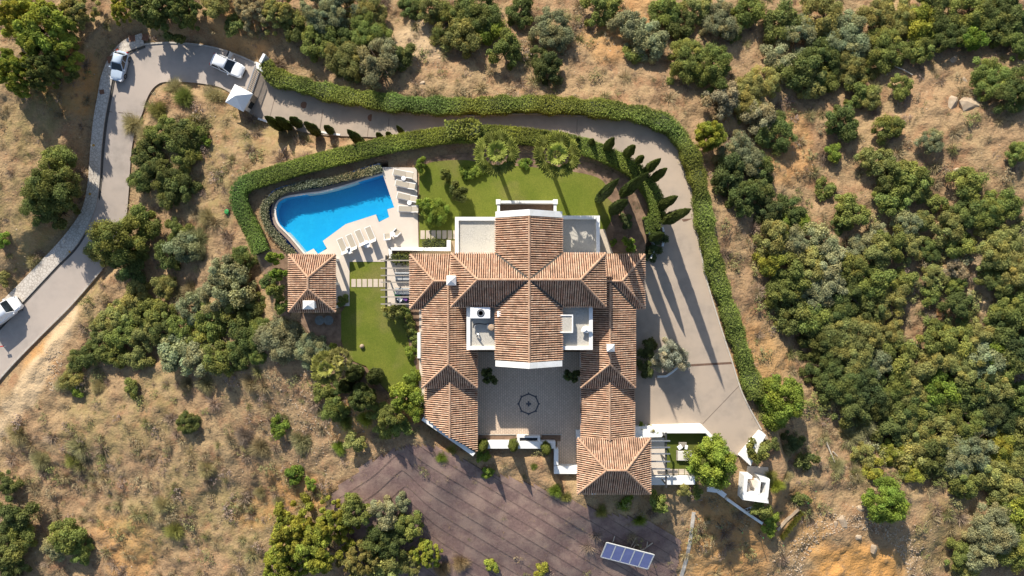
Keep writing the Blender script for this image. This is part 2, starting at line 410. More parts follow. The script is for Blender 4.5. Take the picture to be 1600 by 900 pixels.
kd.balance()
inner = (np.abs(XX) < 84) & (np.abs(YY) < 52)
ZR = np.zeros(Z.shape); DR = np.full(Z.shape, 99.0)
for j, i in zip(*np.nonzero(inner)):
    co, k, d = kd.find((XX[j, i], YY[j, i], 0)); ZR[j, i] = kd_pts[k].z; DR[j, i] = d
keep = in_poly(XX, YY, PLATEAU)
w = np.where(keep, 0, 1 - sstep(.35, 2.6, DR)); Z = Z * (1 - w) + (ZR - .14) * w
FLAT = np.maximum(FLAT, (DR < .5) * 1.0)
for pl in (POOLW, BASIN):
    ins = in_poly(XX, YY, pl) | (poly_dist(XX, YY, pl) < .42)
    Z = np.where(ins, -2.6, Z)
def ground_z(x, y):
    i = int(np.clip(np.searchsorted(GX, x) - 1, 0, len(GX) - 2)); j = int(np.clip(np.searchsorted(GY, y) - 1, 0, len(GY) - 2))
    fx = (x - GX[i]) / (GX[i + 1] - GX[i]); fy = (y - GY[j]) / (GY[j + 1] - GY[j])
    return float((Z[j, i] * (1 - fx) + Z[j, i + 1] * fx) * (1 - fy) + (Z[j + 1, i] * (1 - fx) + Z[j + 1, i + 1] * fx) * fy)
def flat_at(x, y):
    i = int(np.clip(np.searchsorted(GX, x) - 1, 0, len(GX) - 2)); j = int(np.clip(np.searchsorted(GY, y) - 1, 0, len(GY) - 2)); return FLAT[j, i]
def G(px, py, up=0.0):
    """ground point under the thing whose height-up point is seen at px,py"""
    z = -3.0
    for _ in range(9):
        p = P(px, py, z + up); z = .5 * z + .5 * ground_z(p.x, p.y)
    p = P(px, py, z + up); return Vector((p.x, p.y, ground_z(p.x, p.y)))
ny, nx = Z.shape
idx = np.arange(nx * ny).reshape(ny, nx)
F = np.stack([idx[:-1, :-1], idx[:-1, 1:], idx[1:, 1:], idx[1:, :-1]], -1).reshape(-1, 4)
me = raw_mesh('ground', np.stack([XX, YY, Z], -1).reshape(-1, 3), F, GROUND, True)
zone = np.zeros((ny, nx, 3))
def zpatch(px, py, r, ch, amt=1.0, sx=1.0):
    p = G(px, py); rr = r * .08
    d = np.hypot((XX - p.x) / sx, YY - p.y) / rr
    d = d * (1 + .35 * vnoise(XX, YY, .35, 9))
    zone[..., ch] = np.maximum(zone[..., ch], amt * (1 - sstep(.55, 1.05, d)))
zpatch(1335, 905, 78, 0, 1, 1.3); zpatch(1230, 800, 60, 0, .35); zpatch(1140, 850, 90, 0, .55); zpatch(480, 770, 45, 0, .55, 1.5); zpatch(400, 800, 40, 0, .5)
zpatch(980, 20, 60, 0, .35); zpatch(960, 60, 50, 0, .4); zpatch(660, 60, 40, 2, .7); zpatch(1230, 240, 60, 0, .45); zpatch(1180, 560, 60, 0, .4); zpatch(60, 560, 40, 0, .5)
zpatch(100, 120, 60, 0, .6); zpatch(370, 40, 60, 0, .4); zpatch(200, 860, 70, 0, .5); zpatch(560, 650, 50, 0, .4)
for p in [(40, 200), (20, 330), (90, 400), (330, 230), (330, 300), (230, 640), (150, 660), (300, 770), (240, 820), (370, 820), (420, 200), (90, 450), (1480, 830)]: zpatch(*p, 75, 1, .6)
for a, b in zip([(105, 495), (80, 545), (50, 595), (20, 640), (-20, 690)], [(80, 545), (50, 595), (20, 640), (-20, 690), (-60, 740)]):
    for t in (0, .5): zpatch(a[0] + (b[0] - a[0]) * t, a[1] + (b[1] - a[1]) * t, 26, 2, 1)
for t in range(9): zpatch(1520 + t * 2.5, 360 + t * 15, 15, 2, .9)
set_col(me, 'zone', zone.reshape(-1, 3))
tag(link('ground', me), kind='structure')

# ------------------------------------------------------------------ road, drive, pavement
def ribbon(name, rib, mat, dz=0.0, across=6):
    V = []; 
    for a, b in rib:
        for k in range(across + 1):
            p = a.lerp(b, k / across); V.append((p.x, p.y, p.z + dz))
    n = across + 1
    F = [(i * n + k, i * n + k + 1, (i + 1) * n + k + 1, (i + 1) * n + k) for i in range(len(rib) - 1) for k in range(across)]
    me = bpy.data.meshes.new(name); me.from_pydata(V, [], F); me.materials.append(mat); me.update()
    bm = bmesh.new(); bm.from_mesh(me); bmesh.ops.recalc_face_normals(bm, faces=bm.faces)
    if sum(f.normal.z for f in bm.faces) < 0: bmesh.ops.reverse_faces(bm, faces=bm.faces)
    bm.to_mesh(me); bm.free(); me.polygons.foreach_set('use_smooth', [True] * len(me.polygons))
    return link(name, me)
drive = tag(ribbon('driveway', R_DRIVE, ASPHALT), kind='structure')
road = tag(ribbon('road', R_ROAD, ROADM, .004), kind='structure')
pave = tag(ribbon('pavement', R_PAVE, COBBLE, .10), kind='structure')
def strip_along(pts, width, height, mb, lift=0.0):
    """a low wall along 3d points; height may be a number"""
    n = len(pts); rings = []
    for i, p in enumerate(pts):
        d = (pts[min(i + 1, n - 1)] - pts[max(i - 1, 0)]); d.z = 0; d.normalize(); s = Vector((-d.y, d.x, 0)) * width / 2
        rings.append([p - s + Vector((0, 0, lift - .25)), p + s + Vector((0, 0, lift - .25)), p + s + Vector((0, 0, height + lift)), p - s + Vector((0, 0, height + lift))])
    mb.loft(rings); return mb
mb = strip_along([b for a, b in R_PAVE], .16, .125, MB()); mb.build('kerb', KERB, pave)
mb = strip_along([b + (b - a).normalized() * .24 for a, b in R_PAVE], .24, .018, MB()); mb.build('gutter', GUTTER, road)
mb = strip_along([a for a, b in R_DRIVE[:-12]], .16, .10, MB()); mb.build('kerb', KERB, drive)
mb = strip_along([a for a, b in R_ROAD[2:30]], .2, .12, MB()); mb.build('kerb', KERB, road)
mb = strip_along([b for a, b in R_ROAD if b.y < 2.5 and b.x > -76], .22, .14, MB()); mb.build('kerb', KERB, road)
# drains and construction joints across the drive
def cross_line(pa, pb, wid, mat, name, z, parent=drive, dz=.008):
    a, b = P(*pa, z), P(*pb, z); n = 14; mb = MB(); d = (b - a).normalized(); s = Vector((-d.y, d.x, 0)) * wid / 2
    V = []
    for k in range(n + 1):
        p = a.lerp(b, k / n); co, kk, dd = kd.find((p.x, p.y, 0)); zz = kd_pts[kk].z + dz
        V += [(p.x - s.x, p.y - s.y, zz), (p.x + s.x, p.y + s.y, zz)]
    mb.add(V, [(2 * k, 2 * k + 1, 2 * k + 3, 2 * k + 2) for k in range(n)])
    if mb.f and (Vector(V[1]) - Vector(V[0])).cross(Vector(V[2]) - Vector(V[0])).z < 0: mb.f = [f[::-1] for f in mb.f]
    return mb.build(name, mat, parent)
DRAIN = M('rusty_drain', (.16, .095, .065), (.11, .07, .05), 3, .8)
JOINT = M('joint_line', (.13, .10, .08), (.17, .13, .10), 5)
cross_line((1075, 571), (1145, 567), .26, DRAIN, 'drain_grate', -1.0); cross_line((1044, 346), (1086, 343), .30, DRAIN, 'drain_grate', -1.9)
cross_line((1098, 662), (1155, 603), .07, JOINT, 'joint', -.92)
for xa, ya, xb, yb, z in ((505, 171, 499, 207, -6.3), (577, 190, 574, 213, -5.6), (608, 185, 606, 214, -5.4), (902, 186, 901, 214, -3.4), (430, 150, 421, 185, -6.8)):
    cross_line((xa, ya), (xb, yb), .06, JOINT, 'joint', z)
cross_line((166, 174), (207, 178), .10, JOINT, 'joint', -9.25, road)
for px, py, z, s in ((475, 164, -6.5, .42), (580, 184, -5.6, .45)):
    p = P(px, py, z); co, kk, dd = kd.find((p.x, p.y, 0)); MB().lathe([(s, -.02), (s, .012), (s * .9, .018), (.01, .018)], (p.x, p.y, kd_pts[kk].z + .004), 18).build('manhole_cover', RUST, drive)
for px, py, sx, rz in ((174, 93, .9, .3), (181, 82, .42, .4), (185, 78, .35, .5), (158, 143, .6, .15), (209, 62, .8, .1), (230, 61, .8, -.3)):
    p = P(px, py, -8.8); co, kk, dd = kd.find((p.x, p.y, 0)); p.z = kd_pts[kk].z + .11
    MB().box(p, (sx, sx * .95, .03), rz).build('manhole_cover', RUST, pave)
for px, py in ((149, 228), (140, 303), (104, 393)):
    p = P(px, py, -9.8); p.z = ground_z(p.x, p.y) + .24
    MB().lathe([(.16, 0), (.17, .02), (.02, .03)], p, 10).build('yellow_cap', M('orange_cap', (.55, .30, .05), None, 4), pave)

# ------------------------------------------------------------------ garden plateau: beds, lawns, deck, pool
mb = MB(); bed = [(p[0], p[1]) for p in PLATEAU]
def sheet(name, pts, mat, z, parent=None, kind='structure', z0=None, zp=None):
    m = MB().prism([P(x, y, z if zp is None else zp)[:2] for x, y in pts], z - .05 if z0 is None else z0, z)
    return m.build(name, mat, parent, kind=kind if parent is None else None)
def smooth_poly(pts, step=5): return [tuple(p) for p in spline(list(pts) + [pts[0]], step)[:-1]]
border = [(654, 252), (690, 243), (740, 238), (800, 240), (870, 244), (930, 256), (985, 282), (1010, 312), (1012, 345), (1008, 392), (936, 396), (654, 396)]
sheet('flower_bed', border, SOIL, .02)
nl = [tuple(q) for q in spline([(655, 264), (672, 254), (710, 250), (742, 252), (760, 262), (800, 259), (850, 263), (900, 269), (935, 278), (948, 292), (945, 306)], 5)] + [(958, 318), (955, 345), (944, 365), (936, 374), (936, 396), (655, 396)]
sheet('lawn', nl, LAWN, .05)
wl = [(546, 409), (612, 409), (606, 476), (628, 486), (634, 510), (640, 545), (650, 575), (654, 600), (636, 612), (606, 612), (585, 590), (572, 572), (556, 566), (540, 556), (533, 530), (533, 488), (546, 470)]
sheet('lawn', wl, LAWN, .05)
for bedp in ([(402, 392), (425, 388), (470, 402), (470, 408), (453, 408), (453, 494), (436, 492)], [(470, 490), (533, 490), (533, 556), (572, 575), (606, 614), (560, 603), (520, 563), (470, 505)], [(634, 484), (660, 484), (660, 652), (652, 648), (654, 600), (640, 545)]):
    sheet('flower_bed', bedp, SOIL, .015, z0=-.3)
DECKP = [(594, 261), (651, 262), (654, 388), (612, 388), (606, 399), (600, 409), (546, 409), (546, 478), (524, 478), (524, 408), (470, 408), (477, 395), (490, 388.5), (496.6, 397), (511, 388.5), (504.3, 376.5), (540.4, 350), (587.4, 335),
         (592, 347), (608, 339), (605, 327), (615.9, 324), (598.4, 273.6)]
deck = sheet('pool_deck', DECKP, DECK, .08, z0=-.10)
# joints of the big deck slabs, a few millimetres deep
SEAM = M('deck_joint', (.47, .40, .32), (.44, .37, .30), 4)
COP = M('pool_coping', (.66, .60, .52), (.60, .54, .46), 2)
# pool shell
def offset(poly, d):
    """outward offset of a polyline ring given as (x,y) metres"""
    pts = [Vector((p[0], p[1])) for p in poly]; n = len(pts); out = []
    ar = sum(pts[i].x * pts[(i + 1) % n].y - pts[(i + 1) % n].x * pts[i].y for i in range(n)); sg = 1 if ar > 0 else -1
    for i in range(n):
        a = (pts[i] - pts[i - 1]).normalized(); b = (pts[(i + 1) % n] - pts[i]).normalized()
        na = Vector((a.y, -a.x)) * sg; nb = Vector((b.y, -b.x)) * sg; t = na + nb
        k = d * 2 / max(t.length_squared, .6); out.append((pts[i].x + t.x * k, pts[i].y + t.y * k))
    return out
pool = thing('swimming_pool', (POOLW[0][0], POOLW[0][1], -1.75), 'blue mosaic infinity swimming pool with curved outer edge beside the pale deck', 'swimming pool')
tess = tessellate_polygon([[Vector((x, y, 0)) for x, y in POOLW]])
def flat_sheet(poly, z):
    m = MB(); vs = [(x, y, z) for x, y in poly]; fs = []
    for t in tessellate_polygon([[Vector(v) for v in vs]]):
        a, b, c = (Vector(vs[i]) for i in t); fs.append(tuple(t) if (b - a).cross(c - a).z > 0 else tuple(t)[::-1])
    return m.add(vs, fs)
flat_sheet(offset(POOLW, .05), -1.15).build('pool_floor', POOLT, pool)
m = MB(); n = len(POOLW)
m.add([(x, y, .04) for x, y in POOLW] + [(x, y, -1.2) for x, y in POOLW], [(i, (i + 1) % n, (i + 1) % n + n, i + n) for i in range(n)]).build('pool_wall', POOLT, pool)
flat_sheet(offset(POOLW, .03), -.035).build('water', WATER, pool)
EDGE = [(598.4, 273.6), (569, 282), (538, 292), (503, 301), (472.5, 305), (446, 310), (435.5, 316.5), (431.5, 327), (432.5, 339), (437.5, 351), (455, 369), (477, 395)]
ES = [P(x, y) for x, y in spline(EDGE, 4)]
def off_line(pts, d):
    out = []; n = len(pts)
    for i in range(n):
        t = pts[min(i + 1, n - 1)] - pts[max(i - 1, 0)]; t.z = 0; t.normalize(); out.append(pts[i] + Vector((t.y, -t.x, 0)) * d)
    return out
sgn = 1 if (off_line(ES, 1)[15] - Vector((POOLW[6][0], POOLW[6][1], 0))).length > (ES[15] - Vector((POOLW[6][0], POOLW[6][1], 0))).length else -1
def edge_band(d0, d1, z0, z1, name, mat, parent):
    A = off_line(ES, sgn * d0); B = off_line(ES, sgn * d1)
    rings = [[(a.x, a.y, z0), (b.x, b.y, z0), (b.x, b.y, z1), (a.x, a.y, z1)] for a, b in zip(A, B)]
    return MB().loft(rings).build(name, mat, parent)
edge_band(.0, .22, -1.7, .02, 'white_weir', COP, pool)
edge_band(.222, .60, -1.7, -.12, 'tiled_ledge', M('brown_ledge', (.30, .23, .19), (.25, .19, .155), 4), pool)
edge_band(.602, 1.20, -1.7, -1.0, 'basin_floor', POOLD, pool)
edge_band(.602, 1.20, -.62, -.60, 'basin_water', WATER, pool)
edge_band(1.202, 1.42, -1.7, .12, 'basin_wall', POOLD, pool)
for c0, c1, dirv in (((605, 327), (587.4, 335), (3.0, 12.0)), ((504.3, 376.5), (490, 388.5), (6.6, 10))):      # submerged entry steps
    for k in range(3):
        f0, f1 = k / 3 + .02, (k + 1) / 3
        q = [(c0[0] + dirv[0] * f0, c0[1] + dirv[1] * f0), (c0[0] + dirv[0] * f1, c0[1] + dirv[1] * f1), (c1[0] + dirv[0] * f1, c1[1] + dirv[1] * f1), (c1[0] + dirv[0] * f0, c1[1] + dirv[1] * f0)]
        MB().ppx(q, -1.6, -.65 + .19 * k).build('step', POOLT, pool)
# stepping stones
path = sheet('stepping_path', [(656, 374.5), (712, 374.5), (712, 359), (656, 359)], LAWN, .056)
for i in range(7):
    x = 657 + i * 8.5; MB().ppx([(x, 360), (x + 6.8, 360), (x + 6.8, 373.5), (x, 373.5)], .0, .085).build('paving_slab', SLAB, path, bevel=.01)
path = sheet('stepping_path', [(548, 449.5), (606, 449.5), (606, 435), (548, 435)], LAWN, .056)
for i in range(7):
    x = 549 + i * 8.6; MB().ppx([(x, 436), (x + 7, 436), (x + 7, 448.5), (x, 448.5)], .0, .085).build('paving_slab', SLAB, path, bevel=.01)
epath = sheet('garden_path', [(937, 358), (945, 358), (949, 372), (958, 396), (937, 396)], SLAB, .06)
for i in range(11):
    x = 950 + i * 2.9; MB().ppx([(x, 365), (x + 2.4, 365), (x + 2.4, 377), (x, 377)], .0, .10).build('timber_plank', WOOD, epath)
sheet('terrace', [(604, 403), (660, 403), (660, 482), (606, 478)], DECK, .07)
sheet('terrace', [(655, 480), (664, 480), (664, 650), (655, 640)], DECK, .07)
sheet('path', [(704, 376), (714, 376), (714, 398), (640, 402), (640, 394), (704, 392)], M('tan_paving', (.36, .27, .17), (.31, .23, .14), 3), .07)

# ------------------------------------------------------------------ the villa
villa = thing('villa', (1.8, 0, -.1), 'large white villa with many terracotta tiled hip roofs around a paved courtyard', 'house')
TILE_PAL = np.array([(.62, .40, .26), (.66, .46, .31), (.56, .30, .17), (.48, .21, .11), (.60, .36, .22), (.40, .17, .10), (.70, .52, .37), (.52, .33, .21), (.34, .20, .13)])
TILE_W = np.array([.18, .16, .15, .11, .15, .06, .10, .06, .03])
def roof_planes(name, planes, parent, thick=.14):
    """each plane: list of 3d corners. clay barrel tiles in rows up the slope, over a solid deck"""
    root = None; deckb = MB(); TV, TF, TC = [], [], []
    for poly in planes:
        poly = [Vector(p) for p in poly]
        n = Vector((0, 0, 0))
        for i in range(len(poly)):
            a, b = poly[i], poly[(i + 1) % len(poly)]; n += a.cross(b)
        n.normalize()
        if n.z < 0: n = -n; poly = poly[::-1]
        k = len(poly)
        fs = [tuple(t) for t in tessellate_polygon([[Vector((p.x, p.y, 0)) for p in poly]])]
        fs = [f if (poly[f[1]] - poly[f[0]]).cross(poly[f[2]] - poly[f[0]]).z > 0 else f[::-1] for f in fs]
        deckb.add(poly + [p - Vector((0, 0, thick)) for p in poly], fs + [tuple(i + k for i in f[::-1]) for f in fs] + [(i, i + k, (i + 1) % k + k, (i + 1) % k) for i in range(k)])
        h = Vector((0, 0, 1)).cross(n).normalized(); u = n.cross(h).normalized()
        if u.z < 0: u = -u; h = -h
        o = poly[0]; A = [(p - o).dot(h) for p in poly]; B = [(p - o).dot(u) for p in poly]
        a = min(A) + .118
        while a < max(A):
            xs = []
            for i in range(k):
                a0, a1 = A[i], A[(i + 1) % k]
                if (a0 > a) != (a1 > a): xs.append(B[i] + (B[(i + 1) % k] - B[i]) * (a - a0) / (a1 - a0))
            xs.sort(); jig = random.uniform(-.012, .012)
            for s0, s1 in zip(xs[::2], xs[1::2]):
                b = s0 - .06
                while b < s1 - .05:
                    e = min(b + .42, s1); c = o + h * (a + jig + random.uniform(-.008, .008))
                    r0, r1 = .080, .068; base = len(TV)
                    for bb, r, lift in ((b, r0, .045), (e, r1, .012)):
                        for ang in (0, 45, 90, 135, 180):
                            ca, sa = math.cos(R(ang)), math.sin(R(ang))
                            v = c + u * bb + h * (ca * r) + n * (sa * r * 1.4 + lift * (ang not in (0, 180)))
                            TV.append(v[:])
                    for q in range(4): TF.append((base + q + 1, base + q, base + 5 + q, base + 6 + q))
                    cc = (TILE_PAL[np.searchsorted(TILE_CUM, random.random())] * .38 + np.array((.60, .385, .26)) * .62) * .86 * random.uniform(.88, 1.12)
                    TC.append(cc); b += .38
            a += .236
    d = deckb.build(name, PANM, parent)
    me = raw_mesh('roof_tiles', np.array(TV) - np.array(world_loc(parent)[:]), np.array(TF), TILE, False)
    set_col(me, 'tint', np.repeat(np.array(TC), 16, 0), 'CORNER')
    t = link('roof_tiles', me, d); t['kind'] = 'stuff'
    return d
TILE_CUM = np.cumsum(TILE_W)
def ridge(parent, segs, r=.135):
    mb = MB()
    for a, b in segs:
        a, b = Vector(a), Vector(b); d = (b - a); L = d.length; d.normalize(); s = d.cross(Vector((0, 0, 1))).normalized(); n = s.cross(d)
        k = max(1, int(L / .38))
        for i in range(k):
            p0 = a + d * (L * i / k); p1 = a + d * (L * (i + 1) / k + .03); rings = []
            for p, rr, lf in ((p0, r * 1.08, .06), (p1, r * .92, .045)):
                rings.append([p + s * math.cos(R(q)) * rr + n * (math.sin(R(q)) * rr + lf) for q in range(0, 181, 45)])
            vs = rings[0] + rings[1]
            mb.add(vs, [(q, q + 1, q + 6, q + 5) for q in range(4)])
    o = mb.build('ridge_tiles', RIDGEM, parent); o['kind'] = 'stuff'; return o
def valley(parent, segs):
    mb = MB()
    for a, b in segs:
        a, b = Vector(a), Vector(b); d = (b - a).normalized(); s = d.cross(Vector((0, 0, 1))).normalized() * .11; u = Vector((0, 0, .18))
        mb.add([a - s + u, a + s + u, b + s + u, b - s + u], [(0, 1, 2, 3)])
    return mb.build('valley_gutter', GUTTER, parent)
def walls(parent, pts, z0, z1, mat=WHITE, name='wall'): return MB().prism(pts, z0, z1).build(name, mat, parent)
def rect(x0, y0, x1, y1): return [(x0, y0), (x1, y0), (x1, y1), (x0, y1)]

# main block: north-south gable crossing an east-west hip
e, t = 6.6, 8.72
xw, xe, xm, yn, ys = -1.73, 5.30, 1.785, 7.43, -7.67            # gable arms
hw, he, hn, hs, hm = -6.43, 9.9, 3.66, -1.95, .86; rw, re = -3.56, 7.03
cx = (xm, hm, t)
def on_ns(x, y): return e + (t - e) * (1 - abs(x - xm) / (xe - xm))
roof = roof_planes('main_roof', [
    [(xw, yn, e), (xm, yn, t), cx, (xw, hn, e)], [(xe, yn, e), (xe, hn, e), cx, (xm, yn, t)],
    [(xw, hs, e), cx, (xm, ys, t), (xw, ys, e)], [(xe, hs, e), (xe, ys, e), (xm, ys, t), cx],
    [(hw, hn, e), (rw, hm, t), cx, (xw, hn, e)], [(xe, hn, e), cx, (re, hm, t), (he, hn, e)],
    [(hw, hs, e), (xw, hs, e), cx, (rw, hm, t)], [(xe, hs, e), (he, hs, e), (re, hm, t), cx],
    [(hw, hs, e), (rw, hm, t), (hw, hn, e)], [(he, hs, e), (he, hn, e), (re, hm, t)]], villa)
ridge(roof, [((xm, yn, t), (xm, ys, t)), ((rw, hm, t), (re, hm, t)), ((hw, hn, e), (rw, hm, t)), ((hw, hs, e), (rw, hm, t)), ((he, hn, e), (re, hm, t)), ((he, hs, e), (re, hm, t))])
valley(roof, [((xw, hn, e), cx), ((xe, hn, e), cx), ((xw, hs, e), cx), ((xe, hs, e), cx)])
walls(villa, rect(hw + .45, hs + .45, he - .45, hn - .45), -1.2, e - .18)
mbw = MB()
for y0, y1, yy in ((hn - .5, yn - .05, yn), (ys + .05, hs + .5, ys)):
    mbw.prism(rect(xw + .4, y0, xe - .4, y1), -1.2, e - .16)
mbw.build('wall', WHITE, villa)
def gable(y0, y1, name):
    m = MB(); pr = [(xw - .02, e - .5), (xw - .02, e + .16), (xm, t + .22), (xe + .02, e + .16), (xe + .02, e - .5)]
    m.loft([[(x, y0, z) for x, z in pr], [(x, y1, z) for x, z in pr]]); return m.build(name, WHITE, villa)
gable(yn + .02, yn + .66, 'gable_parapet'); gable(ys - .62, ys - .02, 'gable_parapet')
# flat roofs of the main block
def flat_roof(x0, y0, x1, y1, zf, zp, sides, parent=villa, w=.34, zb=-1.2):
    fl = MB().prism(rect(x0, y0, x1, y1), zb, zf - .02).build('flat_roof', WHITE, parent)
    MB().prism(rect(x0 + .05, y0 + .05, x1 - .05, y1 - .05), zf - .019, zf).build('gravel_bed', GRAVEL, fl)
    m = MB(); 
    if 'n' in sides: m.prism(rect(x0 - .05, y1 - w, x1 + .05, y1 + .05), zf - .4, zp)
    if 's' in sides: m.prism(rect(x0 - .05, y0 - .05, x1 + .05, y0 + w), zf - .4, zp)
    ya = y0 + (w if 's' in sides else 0) + .002; yb = y1 - (w if 'n' in sides else 0) - .002
    if 'w' in sides: m.prism(rect(x0 - .05, ya, x0 + w, yb), zf - .4, zp)
    if 'e' in sides: m.prism(rect(x1 - w, ya, x1 + .05, yb), zf - .4, zp)
    m.build('parapet', WHITE, fl); return fl
flat_roof(-4.8, -6.54, xw + .35, hs + .42, 5.9, 6.2, 'ws')
flat_roof(xe - .35, -6.54, 8.56, hs + .42, 5.9, 6.2, 'es')
z3 = 3.6; s3 = (CAMZ - z3) / FPX
fw = flat_roof((712 - 800) * s3, hn - .5, xw + .38, (450 - 340) * s3, z3, z3 + .28, 'wn')
fe = flat_roof(xe - .38, hn - .5, (936 - 800) * s3, (450 - 338) * s3, z3, z3 + .28, 'en')
MB().box((-3.75, 3.62, z3 + .22), (2.55, .42, .44)).build('skylight_upstand', WHITE, fw)
MB().box((7.6, 3.65, z3 + .22), (2.55, .42, .44)).build('skylight_upstand', WHITE, fe)
# north balcony
zb = 3.4; sb = (CAMZ - zb) / FPX
bx0, bx1, by0, by1 = (777 - 800) * sb, (869 - 800) * sb, yn + .5, (450 - 314.5) * sb
bal = MB().prism(rect(bx0, by0, bx1, by1), -1.2, zb - .35).build('balcony', WHITE, villa)
MB().prism(rect(bx0 + .3, by0 + .02, bx1 - .3, by1 - .3), zb - .349, zb - .32).build('balcony_floor', WOOD, bal)
m = MB().prism(rect(bx0, by1 - .3, bx1, by1), zb - .34, zb + .62)
m.prism(rect(bx0, by0, bx0 + .3, by1 - .302), zb - .34, zb + .62); m.prism(rect(bx1 - .3, by0, bx1, by1 - .302), zb - .34, zb + .62)
for x in (bx0 + .12, bx1 - .12): m.box((x, by1 - .12, zb + .2), (.5, .5, 1.1))
m.build('parapet', WHITE, bal)
# wings
def wing(sx, name):
    """west wing (sx=-1) and its mirror image in the east: cross hip, hip, and lower gable to the south"""
    e1, t1 = 3.3, 5.12
    if sx < 0: ex, xr, rx, inner, xo = -11.28, -6.89, -8.45, hw + .45, -9.93; xi = -3.9
    else: ex, xr, rx, inner, xo = 14.69, 10.6, 11.9, he - .45, 13.63; xi = 7.66
    n1, s1, m1 = 3.69, -2.27, .76
    ap, se_ = -8.22, -11.02
    # where the north-south roof meets the cross roof: valley lines
    k = (t1 - e1) / (m1 - s1)
    P1 = [[(ex, n1, e1), (inner, n1, e1), (inner, m1, t1), (rx, m1, t1)], [(ex, n1, e1), (rx, m1, t1), (ex, s1, e1)],
          [(ex, s1, e1), (rx, m1, t1), (xr, m1, t1), (xo, s1, e1)],
          [(xo, s1, e1), (xr, m1, t1), (xr, ap, t1), (xo, se_, e1)],
          [(xi, s1 + 1.6, e1), (xi, se_, e1), (xr, ap, t1), (xr, m1, t1)],
          [(xo, se_, e1), (xr, ap, t1), (xi, se_, e1)]]
    r1 = roof_planes('wing_roof', P1, villa)
    ridge(r1, [((rx, m1, t1), (inner if sx < 0 else inner, m1, t1)), ((ex, n1, e1), (rx, m1, t1)), ((ex, s1, e1), (rx, m1, t1)), ((xr, m1 - .2, t1), (xr, ap, t1)), ((xo, se_, e1), (xr, ap, t1)), ((xi, se_, e1), (xr, ap, t1))])
    valley(r1, [((xo, s1, e1), (xr, m1, t1))])
    w_ = [(ex - sx * .4, n1 - .4), (inner, n1 - .4), (inner, s1 + .4), (ex - sx * .4, s1 + .4)]
    walls(villa, w_, -2.2, e1 - .17)
    walls(villa, rect(min(xo, xi) + .4, se_ + .42, max(xo, xi) - .4, s1 + .38), -2.2, e1 - .17)
    e2, t2 = 2.3, 3.75
    if sx < 0: lo, lr, li = -9.78, -6.85, -3.95; ends = (-14.52, -16.5, -18.4)
    else: lo, lr, li = 13.73, 10.77, 7.76; ends = (-16.8, -16.8, -16.8)
    top = se_ + .1
    r2 = roof_planes('lower_wing_roof', [[(lo, top, e2), (lo, ends[0], e2), (lr, ends[1], t2), (lr, top + 1.9, t2)], [(li, top, e2), (lr, top + 1.9, t2), (lr, ends[1], t2), (li, ends[2], e2)]], villa)
    ridge(r2, [((lr, top + .6, t2), (lr, ends[1], t2))])
    pts = [(lo - sx * .35 * -1 if False else lo + (-sx) * .35, top + .4), (lo + (-sx) * .35, ends[0] + .25), (lr, ends[1] + .25), (li - (-sx) * .35, ends[2] + .25), (li - (-sx) * .35, top + .4)]
    walls(villa, pts, -3.5, e2 - .17)
    return xi, li
wing(-1, 'w'); wing(1, 'e')
# diagonal boundary coping below the west wing
m = MB(); a, b = P(661, 653, 2.0), P(741, 709, 2.0)
strip_along([a, a.lerp(b, .5), b], .45, .35, m); m.v = [(x, y, z if z > 2.1 else -3.5) for x, y, z in m.v]; m.build('boundary_wall', WHITE, villa)
# south-east pavilion wing
pe, pt = 3.4, 5.6
x0, x1, y0, y1, ra, rb, ym = 7.27, 15.3, -22.75, -16.65, 10.16, 12.26, -19.6
se_pl = roof_planes('pavilion_roof', [[(x0, y1, pe), (x1, y1, pe), (rb, ym, pt), (ra, ym, pt)], [(x0, y0, pe), (ra, ym, pt), (rb, ym, pt), (x1, y0, pe)], [(x0, y0, pe), (x0, y1, pe), (ra, ym, pt)], [(x1, y0, pe), (rb, ym, pt), (x1, y1, pe)]], villa)
ridge(se_pl, [((ra, ym, pt), (rb, ym, pt)), ((x0, y0, pe), (ra, ym, pt)), ((x0, y1, pe), (ra, ym, pt)), ((x1, y0, pe), (rb, ym, pt)), ((x1, y1, pe), (rb, ym, pt))])
walls(villa, rect(x0 + .4, y0 + .4, x1 - .4, y1 - .4), -3.6, pe - .16)
MB().box((x0 + .1, (y0 + y1) / 2, pe - .12), (.2, y1 - y0 + .2, .14)).build('eave_board', WHITE, villa)
MB().lathe([(.42, 0), (.42, .08), (.1, .1)], (9.2, y0 - .25, 1.6), 14).build('round_vent', WHITE, villa)
# chimneys
def chimney(c, zb, zt, w, parent=villa, cap=True):
    m = MB().box((c[0], c[1], (zb + zt) / 2), (w, w, zt - zb)).build('chimney', WHITE, parent)
    k = MB(); q = w * .62
    k.add([(c[0] - q, c[1] - q, zt + .12), (c[0] + q, c[1] - q, zt + .12), (c[0] + q, c[1] + q, zt + .12), (c[0] - q, c[1] + q, zt + .12), (c[0], c[1], zt + .62)], [(3, 2, 1, 0), (0, 1, 4), (1, 2, 4), (2, 3, 4), (3, 0, 4)])
    for dx in (-1, 1):
        for dy in (-1, 1): k.box((c[0] + dx * w * .4, c[1] + dy * w * .4, zt + .06), (.1, .1, .13))
    k.build('chimney_cap', WHITE, m)
chimney((-6.33, .78), 3.6, 7.7, .82); chimney((10.55, -6.4), 3.6, 6.0, .66)
